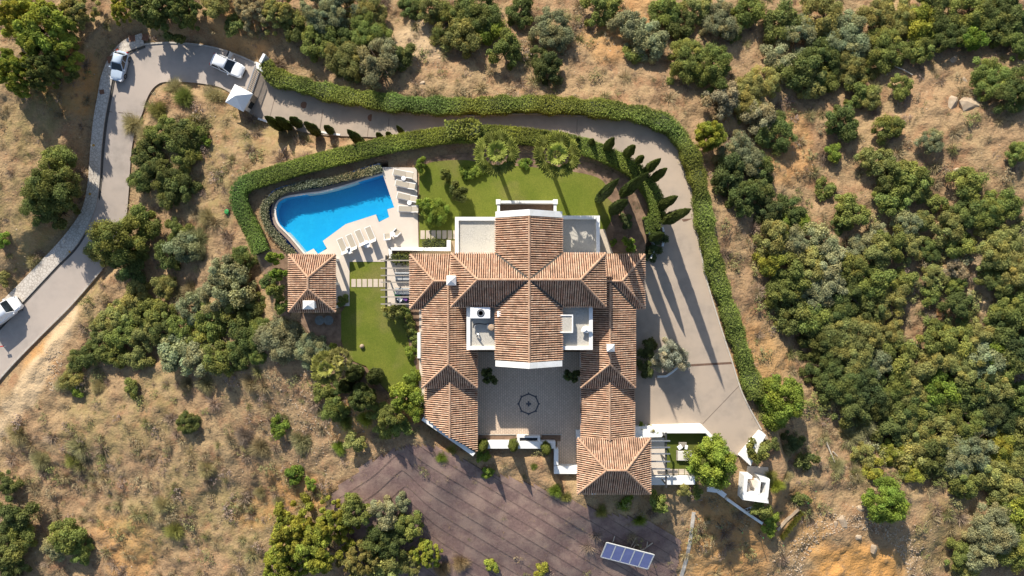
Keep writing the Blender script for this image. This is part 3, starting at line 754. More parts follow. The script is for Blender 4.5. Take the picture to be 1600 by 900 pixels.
# equipment on the flat roofs
n_before = set(bpy.data.objects)
hatch = MB().box((5.5, -3.78, 5.55), (1.9, 1.9, .82)).build('roof_hatch', WHITE, villa)
MB().box((5.5, -3.78, 5.965), (1.66, 1.66, .02)).build('gravel_lid', GRAVEL, hatch)
m = MB()
for dx, dy, sx, sy in ((0, .9, 1.9, .12), (0, -.9, 1.9, .12), (.9, 0, .12, 1.675), (-.9, 0, .12, 1.675)): m.box((5.5 + dx, -3.78 + dy, 6.02), (sx, sy, .14))
m.build('hatch_rim', WHITE, hatch)
m = MB(); rings = []
for i in range(9):
    a = math.pi * i / 8; rings.append([(7.9 + .58 * math.cos(a) * k, -4.62 + .62 * math.sin(a) * k, z) for k, z in ((.25, 5.9), (1, 5.75), (1, 5.68), (.25, 5.83))])
m.loft(rings); m.box((7.9, -4.55, 5.45), (.6, .4, .6)); m.build('curved_cowl', WHITE, villa)
ac = thing('air_conditioner', (-3.35, -2.6, 5.15), 'big white rooftop air conditioning unit with black round fan', 'air conditioner')
MB().box((-3.35, -2.62, 5.75), (2.1, 1.18, .85)).build('casing', WHITEP, ac, bevel=.03)
MB().lathe([(.42, 0), (.42, .03), (.36, .035), (.01, .035)], (-3.3, -2.65, 6.176), 20).build('fan_grille', DARKM, ac)
m = MB()
for i in range(3): m.lathe([(.13 + .1 * i, 0), (.145 + .1 * i, .02)], (-3.3, -2.65, 6.212), 18)
m.build('fan_ring', GREYM, ac)
m = MB()
for dx in (-.9, .9): m.box((-3.35 + dx, -2.62, 5.24), (.1, 1.1, .18))
m.build('foot_rail', DARKM, ac)
b = MB().box((-1.35, -2.75, 5.7), (.42, .62, 1.0)); b.build('control_cabinet', WHITEP, label='small white cabinet standing between roof equipment and tiled ridge slope', cat='cabinet', bevel=.02)
def pipe(pts, r, name, mat, label, cat):
    m = MB()
    for a, b in zip(pts, pts[1:]): m.tube(a, b, r, n=8)
    return m.build(name, mat, label=label, cat=cat)
S5 = [(x, y, 5.55) for x, y in [(P(x, y, 5.5).x, P(x, y, 5.5).y) for x, y in spline([(740, 512), (741, 507), (748, 505), (758, 506), (766, 505)], 2)]]
pipe(S5, .06, 'pipe', DARKM, 'black curved pipe running between the rooftop machines', 'pipe')
fanb = thing('extractor', (-2.3, -4.15, 5.15), 'round brown extractor fan on square grey rooftop base', 'extractor fan')
MB().box((-2.3, -4.1, 5.4), (.75, .55, .5)).build('base', GREYM, fanb); MB().lathe([(.34, 0), (.36, .1), (.28, .25), (.05, .28)], (-2.2, -4.2, 5.66), 16).build('hood', M('beige_hood', (.42, .30, .2), None, 4), fanb)
pipe([P(746, 525, 5.3), P(747, 521, 5.9), P(749, 523, 6.0)], .09, 'vent_pipe', GREYM, 'grey bent vent pipe near left edge of equipment roof', 'vent pipe')
pipe([P(743, 508, 5.2), P(743.5, 508, 6.1), P(742, 511, 6.1)], .08, 'vent_pipe', GREYM, 'grey vent pipe below the big air conditioner', 'vent pipe')
for o in set(bpy.data.objects) - n_before:
    if o.parent is None or o.parent == villa: o.location.z += .75
# windows and doors
def opening(kind, c, w, h, axis, parent=villa):
    """axis: outward normal 'n','s','e','w'; c is the centre on the wall face"""
    x, y, z = c; out = {'n': (0, 1), 's': (0, -1), 'e': (1, 0), 'w': (-1, 0)}[axis]; al = (abs(out[1]), abs(out[0]))
    def bx(off, du, dz, su, sz, dep): return ((x + out[0] * off + al[0] * du, y + out[1] * off + al[1] * du, z + dz), (al[0] * su + abs(out[0]) * dep, al[1] * su + abs(out[1]) * dep, sz))
    p = MB().box(*bx(.01, 0, 0, w, h, .06)).build(kind, GLASS, parent)
    f = MB()
    for du in (-w / 2, 0, w / 2): f.box(*bx(.03, du, 0, .07, h, .1))
    for dz in (-h / 2, h / 2): f.box(*bx(.032, 0, dz, w + .08, .08, .11))
    f.build('frame', WOOD if kind == 'door' else WHITEP, p)
    if kind == 'window': MB().box(*bx(.1, 0, -h / 2 - .08, w + .3, .07, .28)).build('sill', WHITE, p)
    else:
        MB().box(*bx(.09, .12, -.05, .05, .18, .05)).build('handle', GREYM, p)
for y in (-6.0, -8.8, -12.8, -15.6): opening('door' if y in (-12.8,) else 'window', (-4.3 if y > -11 else -4.3, y, 1.4 if y > -11 else 1.05), 1.3, 2.1 if y > -11 else 1.8, 'e')
for y in (-8.3, -12.5, -15.3): opening('window', (8.06 if y > -11 else 8.11, y, 1.4 if y > -11 else 1.05), 1.3, 2.1 if y > -11 else 1.8, 'w')
for x in (-3.2, 6.9): opening('window', (x, -6.54, 4.2), 1.5, 1.5, 's'); opening('door', (x, -6.54, 1.15), 1.6, 2.3, 's')
for x in (.3, 3.3): opening('window', (x, ys - .62 + .6, 4.2), 1.1, 1.5, 's')
opening('door', (1.8, ys, 1.3), 2.2, 2.6, 's')
for x in (-4.2, -2.6, 6.4, 8.2): opening('window', (x, (450 - 340) * s3 if x < 0 else (450 - 338) * s3, 1.5), 1.2, 2.0, 'n')
opening('door', (1.6, by1, 1.2), 3.0, 2.3, 'n'); opening('window', (1.8, yn + .4, 4.4), 2.4, 1.9, 'n')
for y in (1.9, -.6): opening('window', (-10.88, y, 1.6), 1.4, 1.9, 'w')
for y in (-4.5, -7.5): opening('window', (-9.53, y, 1.6), 1.3, 1.7, 'w')
for y in (-4.2, -7.4): opening('window', (13.23, y, 1.6), 1.3, 1.7, 'e')
for y in (-12.2, -15): opening('door', (13.38, y, .45), 2.4, 2.1, 'e')
opening('window', (14.29, .8, 1.6), 1.4, 1.6, 'e')
# courtyard
court = MB().prism(rect(-4.3, -17.3, 7.9, -7.4), -.08, .02)
court.prism([(5.2, -17.302), (7.4, -17.302), (7.4, -21.0), (5.2, -21.0)], -.08, .02)
court = court.build('courtyard', SETTS, kind='structure')
mc = P(826, 631)
PEB = M('dark_pebbles', (.055, .055, .065), (.09, .09, .10), 9, .7)
m = MB(); n = 48
V = []
for i in range(n):
    a = 2 * math.pi * i / n; w_ = .03 * math.cos(8 * a)
    for r in (1.02 + w_, 1.18 + w_): V.append((mc.x + r * math.cos(a), mc.y + r * math.sin(a), .027))
m.add(V, [(2 * i, 2 * i + 1, (2 * i + 3) % (2 * n), (2 * i + 2) % (2 * n)) for i in range(n)])
for i in range(8):
    a = 2 * math.pi * i / 8; m.box((mc.x + 1.24 * math.cos(a), mc.y + 1.24 * math.sin(a), .022), (.16, .16, .012), a + .78)
m.build('pebble_ring', PEB, court)
m = MB().prism([(mc.x + x, mc.y + y) for x, y in [(-.1, .3), (-.1, .1), (-.3, .1), (-.3, -.1), (-.1, -.1), (-.1, -.3), (.1, -.3), (.1, -.1), (.3, -.1), (.3, .1), (.1, .1), (.1, .3)]], .01, .027)
m.build('pebble_cross', PEB, court)
for k in range(3): MB().box((1.8, ys - .95 - .18 * k, .12 - .04 * k - .04 * k), (4.2 + .3 * k, .45, .26 - .08 * k)).build('entry_step', DECK, court)
# west pavilion
pav = thing('garden_pavilion', (-22.3, .5, 0), 'small square pavilion with hipped terracotta roof beside the pool', 'pavilion')
x0, x1, y0, y1, pe, pt = -24.88, -19.72, -2.64, 3.71, 2.8, 4.4; xm_, ya, yb = -22.3, 1.15, -.1
r_ = roof_planes('roof', [[(x0, y1, pe), (x1, y1, pe), (xm_, ya, pt)], [(x0, y0, pe), (xm_, yb, pt), (x1, y0, pe)], [(x0, y0, pe), (x0, y1, pe), (xm_, ya, pt), (xm_, yb, pt)], [(x1, y0, pe), (xm_, yb, pt), (xm_, ya, pt), (x1, y1, pe)]], pav)
ridge(r_, [((xm_, ya, pt), (xm_, yb, pt)), ((x0, y0, pe), (xm_, yb, pt)), ((x1, y0, pe), (xm_, yb, pt)), ((x0, y1, pe), (xm_, ya, pt)), ((x1, y1, pe), (xm_, ya, pt))])
walls(pav, rect(x0 + .45, y0 + .45, x1 - 1.3, y1 - .45), -.6, pe - .16)
for y in (y0 + .5, .5, y1 - .5): MB().box((x1 - .45, y, pe / 2 - .3), (.3, .3, pe + .3)).build('post', WHITE, pav)
m = MB().box((-22.2, -1.85, 3.75), (1.05, .72, 1.5)).build('chimney', WHITE, pav)
mb = MB(); mb.add([(-22.83, -2.32, 4.5), (-21.57, -2.32, 4.5), (-21.57, -1.38, 4.5), (-22.83, -1.38, 4.5), (-22.2, -1.85, 4.85)], [(3, 2, 1, 0), (0, 1, 4), (1, 2, 4), (2, 3, 4), (3, 0, 4)]); mb.build('chimney_cap', WHITE, m)

# ------------------------------------------------------------------ walls and terraces round the house
def wall_obj(pts_px, z0, z1, label, name='garden_wall', mat=None, cat='wall'):
    return MB().ppx(pts_px, z0, z1).build(name, mat or WHITE, label=label, cat=cat, bevel=.02)
wall_obj([(610, 386.5), (698, 386.5), (698, 375), (704, 375), (704, 392), (612, 391.5)], -.3, .75, 'white rendered planter wall between pool deck and house corner')
wall_obj([(607, 388), (612, 391.8), (613, 404), (608, 404)], -.3, .7, 'short white wall stub beside the pergola terrace')
wall_obj([(652, 520), (657, 520), (657, 560), (652, 560)], -.3, 1.0, 'narrow white wall along the west wing')
wall_obj([(753, 690), (868, 690), (868, 701), (753, 701)], -2.5, 1.0, 'long white wall closing the south side of the courtyard')
wall_obj([(865.8, 701.2), (872.5, 701.2), (872.5, 727), (865.8, 727)], -2.5, .98, 'white wall turning south at the courtyard corner')
wall_obj([(865.8, 728), (903, 728), (903, 740.5), (865.8, 740.5)], -2.5, .96, 'white wall meeting the left eave of the lower pavilion')
fr = thing('fountain_frame', P(826, 685), 'white rectangular basin frame against the courtyard wall', 'basin')
m = MB(); m.ppx([(808, 681.5), (844, 681.5), (844, 684), (808, 684)], 0, .9); m.ppx([(808, 684.2), (812, 684.2), (812, 689.5), (808, 689.5)], 0, .9); m.ppx([(840, 684.2), (844, 684.2), (844, 689.5), (840, 689.5)], 0, .9); m.build('rim', WHITE, fr)
MB().ppx([(812, 684.2), (840, 684.2), (840, 689.6), (812, 689.6)], 0, .45).build('water', GLASS, fr)
cb = sheet('flower_bed', [(748, 680), (806, 680), (806, 689.5), (748, 689.5)], SOIL, .06); sheet('flower_bed', [(846, 680), (876, 680), (876, 689.5), (846, 689.5)], SOIL, .06)
for px in ([(747, 678.5), (806, 678.5), (806, 679.8), (747, 679.8)], [(846, 678.5), (878, 678.5), (878, 679.8), (846, 679.8)]): MB().ppx(px, 0, .14).build('bed_kerb', KERB, court)
wall_obj([(900, 672), (908, 672), (908, 727), (904, 727)], -.5, .6, 'low white wall between courtyard lane and the east wing')
# south-east terrace
wt = MB().ppx([(991, 667), (1022, 666), (1097, 664), (1120, 687), (1113, 690), (1103, 677), (1038, 677), (1034, 683), (991, 684)], -1.5, .15).build('garden_wall', WHITE, label='broad white wall top along the driveway court and lower lawn', cat='wall', bevel=.02)
sheet('terrace', [(1012, 684), (1042, 684), (1042, 740), (1012, 746)], DECK, -.86)
sl = sheet('lawn', [(1038, 677), (1106, 677), (1118, 690), (1118, 742), (1040, 742)], TURF, -.84)
for i in range(5): MB().ppx([(1043 + i * 9, 733), (1051 + i * 9, 733), (1051 + i * 9, 741.5), (1043 + i * 9, 741.5)], -.9, -.80).build('paving_slab', SLAB, sl)
wall_obj([(1017, 745), (1086, 744.5), (1086, 757), (1017, 758)], -2, -.3, 'low white wall under the pergola beams in front of shrubs')
wall_obj([(1190, 674), (1197, 680), (1190, 693), (1173, 728), (1157, 713)], -2, .1, 'white wedge shaped wall at the end of the driveway')
def line_wall(pts, w, z_up, label, name='garden_wall', mat=None, cat='wall'):
    g = [G(x, y) for x, y in pts]; S = []
    for a, b in zip(g, g[1:]): S += [a.lerp(b, k / 6) for k in range(6)]
    S.append(g[-1]); m = strip_along(S, w, z_up, MB()); m.v = [(x, y, z - (.6 if i % 4 < 2 else 0)) for i, (x, y, z) in enumerate(m.v)]
    return m.build(name, mat or WHITE, label=label, cat=cat)
line_wall([(1133, 777), (1150, 789), (1167, 801), (1188, 815)], .30, .75, 'thin white diagonal wall below the big round tree')
line_wall([(1104, 763), (1120, 765), (1132, 774)], .55, .35, 'rounded pale retaining edge in shade under the big tree')
line_wall([(1214, 828), (1228, 812), (1247, 795)], .32, .22, 'straight dry stone edging beside the row of yellow grasses', 'stone_edging', STONE, 'stone edging')
line_wall([(1010, 352), (1014, 372), (1022, 386), (1015, 404)], .18, .8, 'thin curved white wall beside the dark shrubs near driveway')
line_wall([(1034, 355), (1037, 368), (1034, 385)], .22, .5, 'pale curved planter edge at the driveway below the cypresses')
line_wall([(1026, 588), (1040, 587), (1050, 580), (1058, 573)], .22, .5, 'curved white planter wall under the silvery olive tree')
# white roofless kiosk
kz = -1.0; ks = thing('kiosk', P(1181, 764, kz), 'white roofless masonry kiosk with L shaped bench, low corner of garden', 'kiosk')
m = MB(); top = .7
for q in ([(1163, 743), (1176, 744), (1175, 748.5), (1168.5, 748.5), (1165.5, 779), (1160, 778)], [(1160, 778.2), (1165.5, 779.2), (1199, 783), (1199.5, 776), (1201, 786.5), (1160, 781)],
          [(1186, 745), (1203, 749), (1199.6, 782.5), (1194, 782), (1197, 754), (1189, 753)], [(1186, 753.2), (1189, 753.2), (1187, 772), (1184, 772)]): m.ppx(q, kz - 1.5, top)
m.build('wall', WHITE, ks)
m = MB().ppx([(1165.5, 770), (1195, 773), (1194, 782), (1165.5, 779)], kz - 1, top - .03); m.build('worktop', WHITE, ks)
MB().ppx([(1168, 755), (1172, 755), (1171, 768), (1182, 769), (1182, 771.5), (1167, 770)], kz - .5, -.1).build('bench', DECK, ks)
MB().ppx([(1166, 749), (1196, 752), (1194, 780), (1164, 779)], kz - .4, kz + .03).build('floor', DECK, ks)
MB().ppx([(1190, 757), (1195.5, 757), (1194, 770), (1189, 770)], kz - .4, kz + .5).build('counter', WOOD, ks)
sheet('terrace', [(1168, 728), (1200, 730), (1203, 747), (1165, 743)], SLAB, -.93)
lad = thing('white_ladder', G(1172, 794), 'white ladder lying on the ground below the kiosk', 'ladder')
g0 = lad.location + Vector((0, 0, .12)); dv = Vector((.92, .39, 0)).normalized(); nv = Vector((-dv.y, dv.x, 0))
for s in (-1, 1): MB().tube(g0 - dv * .9 + nv * .2 * s, g0 + dv * 1.0 + nv * .2 * s + Vector((0, 0, .25)), .035).build('rail', WHITEP, lad)
for i in range(5): p = g0 + dv * (-.75 + .38 * i) + Vector((0, 0, .05 * i)); MB().tube(p - nv * .2, p + nv * .2, .025).build('rung', WHITEP, lad)

# pergolas
def pergola(loc, post_x, ys_, x0, x1, zt, zg, label, mat, dark, vy0, vy1):
    t = thing('pergola', loc, label, 'pergola')
    for i, y in enumerate(ys_):
        a, b = P(x0, y, zt), P(x1, y, zt); MB().box((a + b) / 2, ((b - a).length, .13, .16)).build('beam', mat, t)
    a, b = P(post_x, vy0, zt - .16), P(post_x, vy1, zt - .16); MB().box((a + b) / 2, (.17, (b - a).length, .17)).build('main_beam', dark, t)
    for k in (.06, .5, .94): p = a.lerp(b, k); MB().box((p.x, p.y, (zt - .2 + zg) / 2), (.14, .14, zt - .2 - zg)).build('post', dark, t)
pergola(P(603, 440), 603.4, (407, 419, 430.5, 441, 453, 464, 475), 595, 641, 2.8, 0, 'grey timber pergola attached to the west side of the villa', GREYWOOD, DARKM, 399, 479)
pergola(P(1040, 716, -.9), 1040.6, (689, 699, 709, 721, 732.5, 743), 1014, 1047, 1.9, -.9, 'grey pergola beams beside the lower pavilion terrace', GREYM, DARKM, 676, 762)

# ------------------------------------------------------------------ furniture
def lounger_proto():
    """foot at +x, backrest raised at -x; origin at the middle on the ground"""
    t = thing('sun_lounger', (0, 0, 0), 'x', 'sun lounger')
    f = MB()
    for s in (-1, 1): f.box((.2, s * .31, .30), (1.5, .05, .06))
    f.box((.93, 0, .30), (.05, .6, .06)); f.box((-.53, 0, .30), (.05, .6, .06)); f.build('frame', WHITEP, t, True)
    for x in (-.45, .85):
        for s in (-1, 1): MB().box((x, s * .29, .145), (.05, .05, .29)).build('leg', WHITEP, t, True)
    MB().box((.24, 0, .345), (1.32, .57, .035)).build('seat', TAN, t, True)
    return t
def back_part(t, ang, mat):
    rot = Matrix.Rotation(R(ang), 3, 'Y'); c = Vector((-.46, 0, .36)) + rot @ Vector((-.42, 0, 0))
    MB().box(c, (.84, .57, .035), rot=rot).build('backrest', mat, t, True)
    f = MB()
    for s in (-1, 1): f.box(c + Vector((0, s * .31, 0)), (.86, .05, .05), rot=rot)
    f.build('back_frame', WHITEP, t, True)
proto = lounger_proto(); back_part(proto, 28, TAN)
proto_up = lounger_proto(); back_part(proto_up, 62, M('pale_sling', (.62, .58, .50), None, 8))
spots = [(629, 272, 168, 0, 'tan poolside lounger nearest the deck corner, uppermost of the right row'), (632.5, 289, 167, 0, 'second tan poolside lounger from the top of the right row'),
         (635, 308.5, 166, 0, 'third tan poolside lounger from the top of the right row'), (637, 327, 178, 0, 'lowest tan lounger of the right row beside the pool'),
         (537, 386, 113, 1, 'upright lounger nearest the pavilion, leftmost of the lower row'), (551, 380, 113, 1, 'upright lounger second from the pavilion in lower row'),
         (564.5, 373, 113, 1, 'upright lounger third from the pavilion in lower row'), (580.5, 368, 113, 1, 'upright lounger farthest from the pavilion in lower row')]
used = [False, False]
for px, py, ang, up, lab in spots:
    src = (proto, proto_up)[up]
    o = src if not used[up] else copy_tree(src)
    used[up] = True; o.location = P(px, py, .08); o.scale = (1.12, 1.12, 1.08); o.rotation_euler = (0, 0, R(ang)); tag(o, lab, 'sun lounger', 'sun loungers on the pool deck')
def armchair(px, py, ang, label, mat=None, z=.08, white=None):
    t = thing('armchair', P(px, py, z), label, 'armchair', 'white armchairs on the pool deck', R(ang))
    MB().box((0, 0, .32), (.72, .70, .16)).build('seat', mat or WHITEP, t, True, bevel=.03)
    MB().box((-.36, 0, .62), (.10, .74, .85), rot=Matrix.Rotation(R(-10), 3, 'Y')).build('backrest', white or WHITEP, t, True, bevel=.03)
    for s in (-1, 1): MB().box((.02, s * .36, .46), (.66, .08, .18)).build('arm', white or WHITEP, t, True, bevel=.02)
    for x in (-.3, .3):
        for s in (-1, 1): MB().box((x, s * .32, .12), (.06, .06, .24)).build('leg', GREYM, t, True)
armchair(606.5, 370, 95, 'white armchair on deck, left one of the facing pair', TAN); armchair(620.5, 364, 48, 'white armchair on deck, right one of the pair, turned outward', TAN)
def side_table(px, py, label, r=.42, z=.08, h=.45, mat=None):
    t = thing('side_table', P(px, py, z), label, 'side table', 'small white side tables on the deck')
    MB().lathe([(r, 0), (r, .04), (.02, .045)], (0, 0, h), 18).build('table_top', mat or WHITEP, t, True)
    MB().lathe([(.2, 0), (.05, .03), (.04, h), (.04, h + .001)], (0, 0, 0), 12).build('pedestal', WHITEP, t, True)
side_table(546.5, 391.5, 'small white table between the two loungers nearest the pavilion'); side_table(574, 382, 'small white table between the two right loungers of lower row')
side_table(614.5, 366.5, 'small round table between the two armchairs', .3); side_table(631.5, 279.5, 'little white table between the two uppermost right loungers', .26)
side_table(640.5, 317.5, 'little white table between third and lowest right loungers', .26)
for px, py, lab in ((573.5, 379, 'folded white towel lying on the right lower-row table'), (545, 389.5, 'folded grey towel lying on the table near pavilion')):
    p = P(px, py, .58); MB().box((p.x, p.y, .635), (.38, .26, .10), .5).build('towel', WHITEP if px > 560 else CHAR, label=lab, cat='towel', bevel=.02)
def sofa(px, py, w, d, label, z=.07, mat=None, cush=None, rz=0.0):
    t = thing('outdoor_sofa', P(px, py, z), label, 'sofa', None, rz)
    MB().box((0, 0, .18), (w, d, .30)).build('base', GREYM, t, True)
    for i in range(2): MB().box((-w / 4 + w / 2 * i, -.05, .41), (w / 2 - .04, d - .2, .16)).build('seat_cushion', mat or CHAR, t, True, bevel=.04)
    MB().box((0, d / 2 - .1, .6), (w, .18, .42)).build('backrest', mat or CHAR, t, True, bevel=.04)
LGREY = M('light_grey_cushion', (.42, .43, .43), (.36, .37, .37), 6)
sofa(630, 432, 1.75, .95, 'grey two seat sofa under the pergola, upper one', mat=LGREY); sofa(630, 455, 1.75, .8, 'grey two seat sofa under the pergola, lower one', mat=LGREY, rz=math.pi)
m = MB().lathe([(.28, 0), (.42, .12), (.40, .30), (.22, .44), (.02, .47)], P(622, 459.5, .07), 14); m.build('bean_bag', GREENP, label='bright green bean bag under the pergola', cat='bean bag', smooth=True)
tb = thing('coffee_table', P(629, 468.5, .07), 'dark low table with purple flowers under the pergola', 'table')
MB().box((0, 0, .34), (1.6, .7, .06)).build('table_top', CHAR, tb, True)
for x in (-.7, .7):
    for y in (-.28, .28): MB().box((x, y, .16), (.06, .06, .31)).build('leg', DARKM, tb, True)
PURP = M('purple_petals', (.14, .05, .22), (.22, .10, .30), 9)
for px, py, mt, lab in ((625, 468, WHITEP, 'white flower bowl on the dark pergola table'), (633, 467, PURP, 'purple flower bowl on the dark pergola table')):
    p = P(px, py, .5); bw = thing('flower_bowl', (p.x, p.y, .44), lab, 'flower bowl')
    MB().lathe([(.1, 0), (.24, .12), (.22, .13)], (0, 0, 0), 12).build('bowl', WHITEP, bw, True)
    m = MB()
    for k in range(26): a = random.random() * 6.28; r = .3 * math.sqrt(random.random()); m.box((r * math.cos(a), r * math.sin(a), .16 + random.random() * .12), (.11, .11, .07), a)
    m.build('blossoms', mt, bw, True)
db = thing('daybed', P(1068, 711, -.84), 'white daybed on the lower lawn next to the big round tree', 'daybed')
MB().box((0, 0, .16), (1.75, 1.15, .24)).build('base', GREYWOOD, db, True); MB().box((.06, 0, .36), (1.6, 1.1, .16)).build('mattress', M('offwhite_cushion', (.66, .62, .56), None, 5), db, True, bevel=.04)
for px, py, rz, lab in ((1061.5, 698, .6, 'white scatter cushion tilted on the lower lawn, left'), (1071.5, 698, -.2, 'small white scatter cushion on the lower lawn, right')):
    p = P(px, py, -.84); MB().box((p.x, p.y, -.55), (.55 if rz > 0 else .32, .5, .14), rz).build('cushion', WHITEP, label=lab, cat='cushion', bevel=.05)
p = P(1066, 694, -.84); MB().box((p.x, p.y, -.70), (.9, .55, .28)).build('rug_bench', GREYWOOD, label='grey low bench holding cushions on the lower lawn', cat='bench', bevel=.03)
MB().lathe([(.16, 0), (.27, .1), (.25, .26), (.05, .34)], P(566, 541, .05), 12).build('stone_ball', STONE, label='pale round stone ornament on the west lawn', cat='ornament', smooth=True)
for px, py, lab in ((502, 500, 'round glass garden table in the pavilion shade, left'), (516, 500, 'larger round glass garden table in pavilion shade, right')):
    t = thing('garden_table', P(px, py, .05), lab, 'table')
    MB().lathe([(.55, 0), (.55, .03), (.02, .035)], (0, 0, .7), 20).build('table_top', M('glass_top', (.16, .17, .16), None, 3, .9, .05), t, True); MB().lathe([(.3, 0), (.05, .05), (.05, .7)], (0, 0, 0), 12).build('pedestal', DARKM, t, True)
for px, py, rz, lab in ((543.5, 535 + 8, 0, ''),): pass
ft = thing('garden_table', P(549, 598, .0), 'white slatted bench table among the lower garden conifers', 'table', None, -.5)
for i in range(5): MB().box((-.32 + .16 * i, 0, .5), (.13, 1.2, .05)).build('slat', WHITEP, ft, True)
for x in (-.3, .3):
    for y in (-.5, .5): MB().box((x, y, .24), (.07, .07, .47)).build('leg', WHITEP, ft, True)
MB().box(P(530, 568, .45), (1.0, .7, .5), -.6).build('planter_box', WHITE, label='white planter box beside the fan palms', cat='planter', bevel=.03)
gp = G(355, 331, .3); hyd = thing('green_barrel', gp, 'green garden container on the slope left of the pool hedge', 'container')
MB().lathe([(.3, 0), (.32, .5), (.24, .62), (.05, .64)], (0, 0, -.05), 12).build('body', GREENP, hyd, True); MB().lathe([(.13, 0), (.13, .12)], (.08, -.32, .2), 10).build('spout', GREENP, hyd, True)

# ------------------------------------------------------------------ cars
def car(px, py, ang, z, paint, L, W, H, van, label, open_door=False):
    p = P(px, py, z + .7); co, kk, dd = kd.find((p.x, p.y, 0)); p.z = kd_pts[kk].z + .01
    t = thing('parked_car', p, label, 'car', 'cars parked on the road', R(ang))
    h = W / 2
    def ring(x, hw, zb, zt, tuck=.82):
        return [(x, -hw * .9, zb), (x, -hw, zb + .14), (x, -hw, zt - .16), (x, -hw * tuck, zt), (x, 0, zt + .02), (x, hw * tuck, zt), (x, hw, zt - .16), (x, hw, zb + .14), (x, hw * .9, zb)]
    belt = H * .60; fr = L / 2
    hood = belt * .93
    secs = [ring(-fr, h * .72, .34, belt * .80), ring(-fr + .10, h * .9, .24, belt * .95), ring(-fr + .6, h, .2, belt), ring(0, h, .2, belt), ring(fr - 1.2, h, .2, hood + .04), ring(fr - .5, h * .96, .2, hood - .04), ring(fr - .12, h * .84, .24, hood - .14), ring(fr, h * .62, .34, hood - .26)]
    b = MB().loft(secs).build('body', paint, t, True, smooth=True, bevel=0)
    b.modifiers.new('edge', 'EDGE_SPLIT').split_angle = R(40)
    zr = H; rear = -fr + (.12 if van else .28); wt = fr - (1.0 if van else 1.35)
    def cab(x, hw, zz): return [(x, -hw, zz), (x, hw, zz)]
    xr0, xr1, xf1, xf0 = rear, rear + (.12 if van else .42), wt - (.55 if van else .75), wt + .05
    hb, ht = h * .93, h * .74
    zb, zt = belt - .02, zr - .05
    # glass house as four separate panes, roof panel above
    A = [(xr0, -hb, zb), (xr0, hb, zb), (xf0, hb, zb), (xf0, -hb, zb)]; B = [(xr1, -ht, zt), (xr1, ht, zt), (xf1, ht, zt), (xf1, -ht, zt)]
    def quad(name, a, b_, c, d, mat):
        q = [Vector(v) for v in (a, b_, c, d)]; n = (q[1] - q[0]).cross(q[2] - q[0]).normalized(); return MB().loft([[v - n * .02 for v in q], [v + n * .006 for v in q]]).build(name, mat, t, True)
    quad('rear_window', A[1], A[0], B[0], B[1], GLASS); quad('windscreen', A[3], A[2], B[2], B[3], GLASS)
    for s, (i, j) in (('r', (0, 3)), ('l', (2, 1))): quad('side_window', A[i], A[j], B[j], B[i], GLASS if not van else paint)
    for i in range(4): MB().tube(A[i], B[i], .055, .05, 6).build('pillar', paint, t, True)
    for s in (0, 1): 
        a0, b0 = ((A[0], A[3], B[0], B[3]) if s == 0 else (A[1], A[2], B[1], B[2]))[0:2], ((A[0], A[3], B[0], B[3]) if s == 0 else (A[1], A[2], B[1], B[2]))[2:4]
        MB().tube(Vector(a0[0]).lerp(Vector(a0[1]), .5), Vector(b0[0]).lerp(Vector(b0[1]), .5), .05, .045, 6).build('pillar', paint, t, True)
    rr = []
    for x, hw, zz in ((xr1 - .08, ht * .94, zr - .06), (xr1 + .1, ht * 1.03, zr - .005), ((xr1 + xf1) / 2, ht * 1.05, zr + .02), (xf1 - .1, ht * 1.03, zr - .005), (xf1 + .06, ht * .94, zr - .06)):
        rr.append([(x, -hw, zz - .07), (x, -hw * .96, zz - .02), (x, 0, zz + .02), (x, hw * .96, zz - .02), (x, hw, zz - .07)])
    MB().loft(rr).build('roof_panel', paint, t, True, smooth=True)
    if not van:
        for s in (-1, 1): MB().tube((xr1 + .1, s * ht * .95, zr + .03), (xf1 - .15, s * ht * .95, zr + .03), .02).build('roof_rail', DARKM, t, True)
    for x in (fr - .85, -fr + .8):
        for s in (-1, 1):
            w_ = MB().tube((x, s * (h - .2), .33), (x, s * (h + .01), .33), .33, n=18).build('wheel', TYRE, t, True); MB().tube((x, s * (h + .012), .33), (x, s * (h + .02), .33), .20, n=14).build('rim', GREYM, w_, True)
    for s in (-1, 1):
        MB().box((fr - .2, s * h * .66, hood - .2), (.34, .34, .14), s * -.35).build('headlight', LENS, t, True); MB().box((-fr + .08, s * h * .74, belt * .84), (.12, .26, .2)).build('tail_light', RED, t, True)
        MB().box((wt - .15, s * (h + .1), belt + .08), (.12, .2, .14)).build('mirror', paint, t, True)
    MB().box((fr - .02, 0, .42), (.12, W * .55, .2)).build('grille', DARKM, t, True); MB().box((-fr + .01, 0, .45), (.06, .5, .12)).build('number_plate', WHITEP, t, True)
    if open_door:
        d = MB().box((-.25, h + .38, .72), (.09, .8, .95)).build('open_door', paint, t, True); MB().box((-.25, h + .38, 1.33), (.05, .7, .36)).build('door_glass', GLASS, d, True)
    return t
car(186.5, 103, -104, -8.9, CARS, 3.85, 1.72, 1.48, False, 'silver blue hatchback parked half on the cobbled pavement at road bend')
car(356, 103, -24, -7.4, CARW, 4.25, 1.80, 1.62, False, 'white estate car with an open door parked near the gate', True)
car(6, 488, 37, -11, CARW, 4.9, 2.0, 2.0, True, 'white van cut off by the left picture edge')
# person? no: a red and white roadside marker near the van
rp = G(6, 541, .5); mk = thing('road_marker', rp, 'red and white striped roadside marker post near the white van', 'marker post')
MB().tube((0, 0, -.2), (0, 0, .9), .05).build('pole', WHITEP, mk, True); MB().box((.0, 0, .95), (.55, .12, .2), .2).build('red_arm', RED, mk, True)

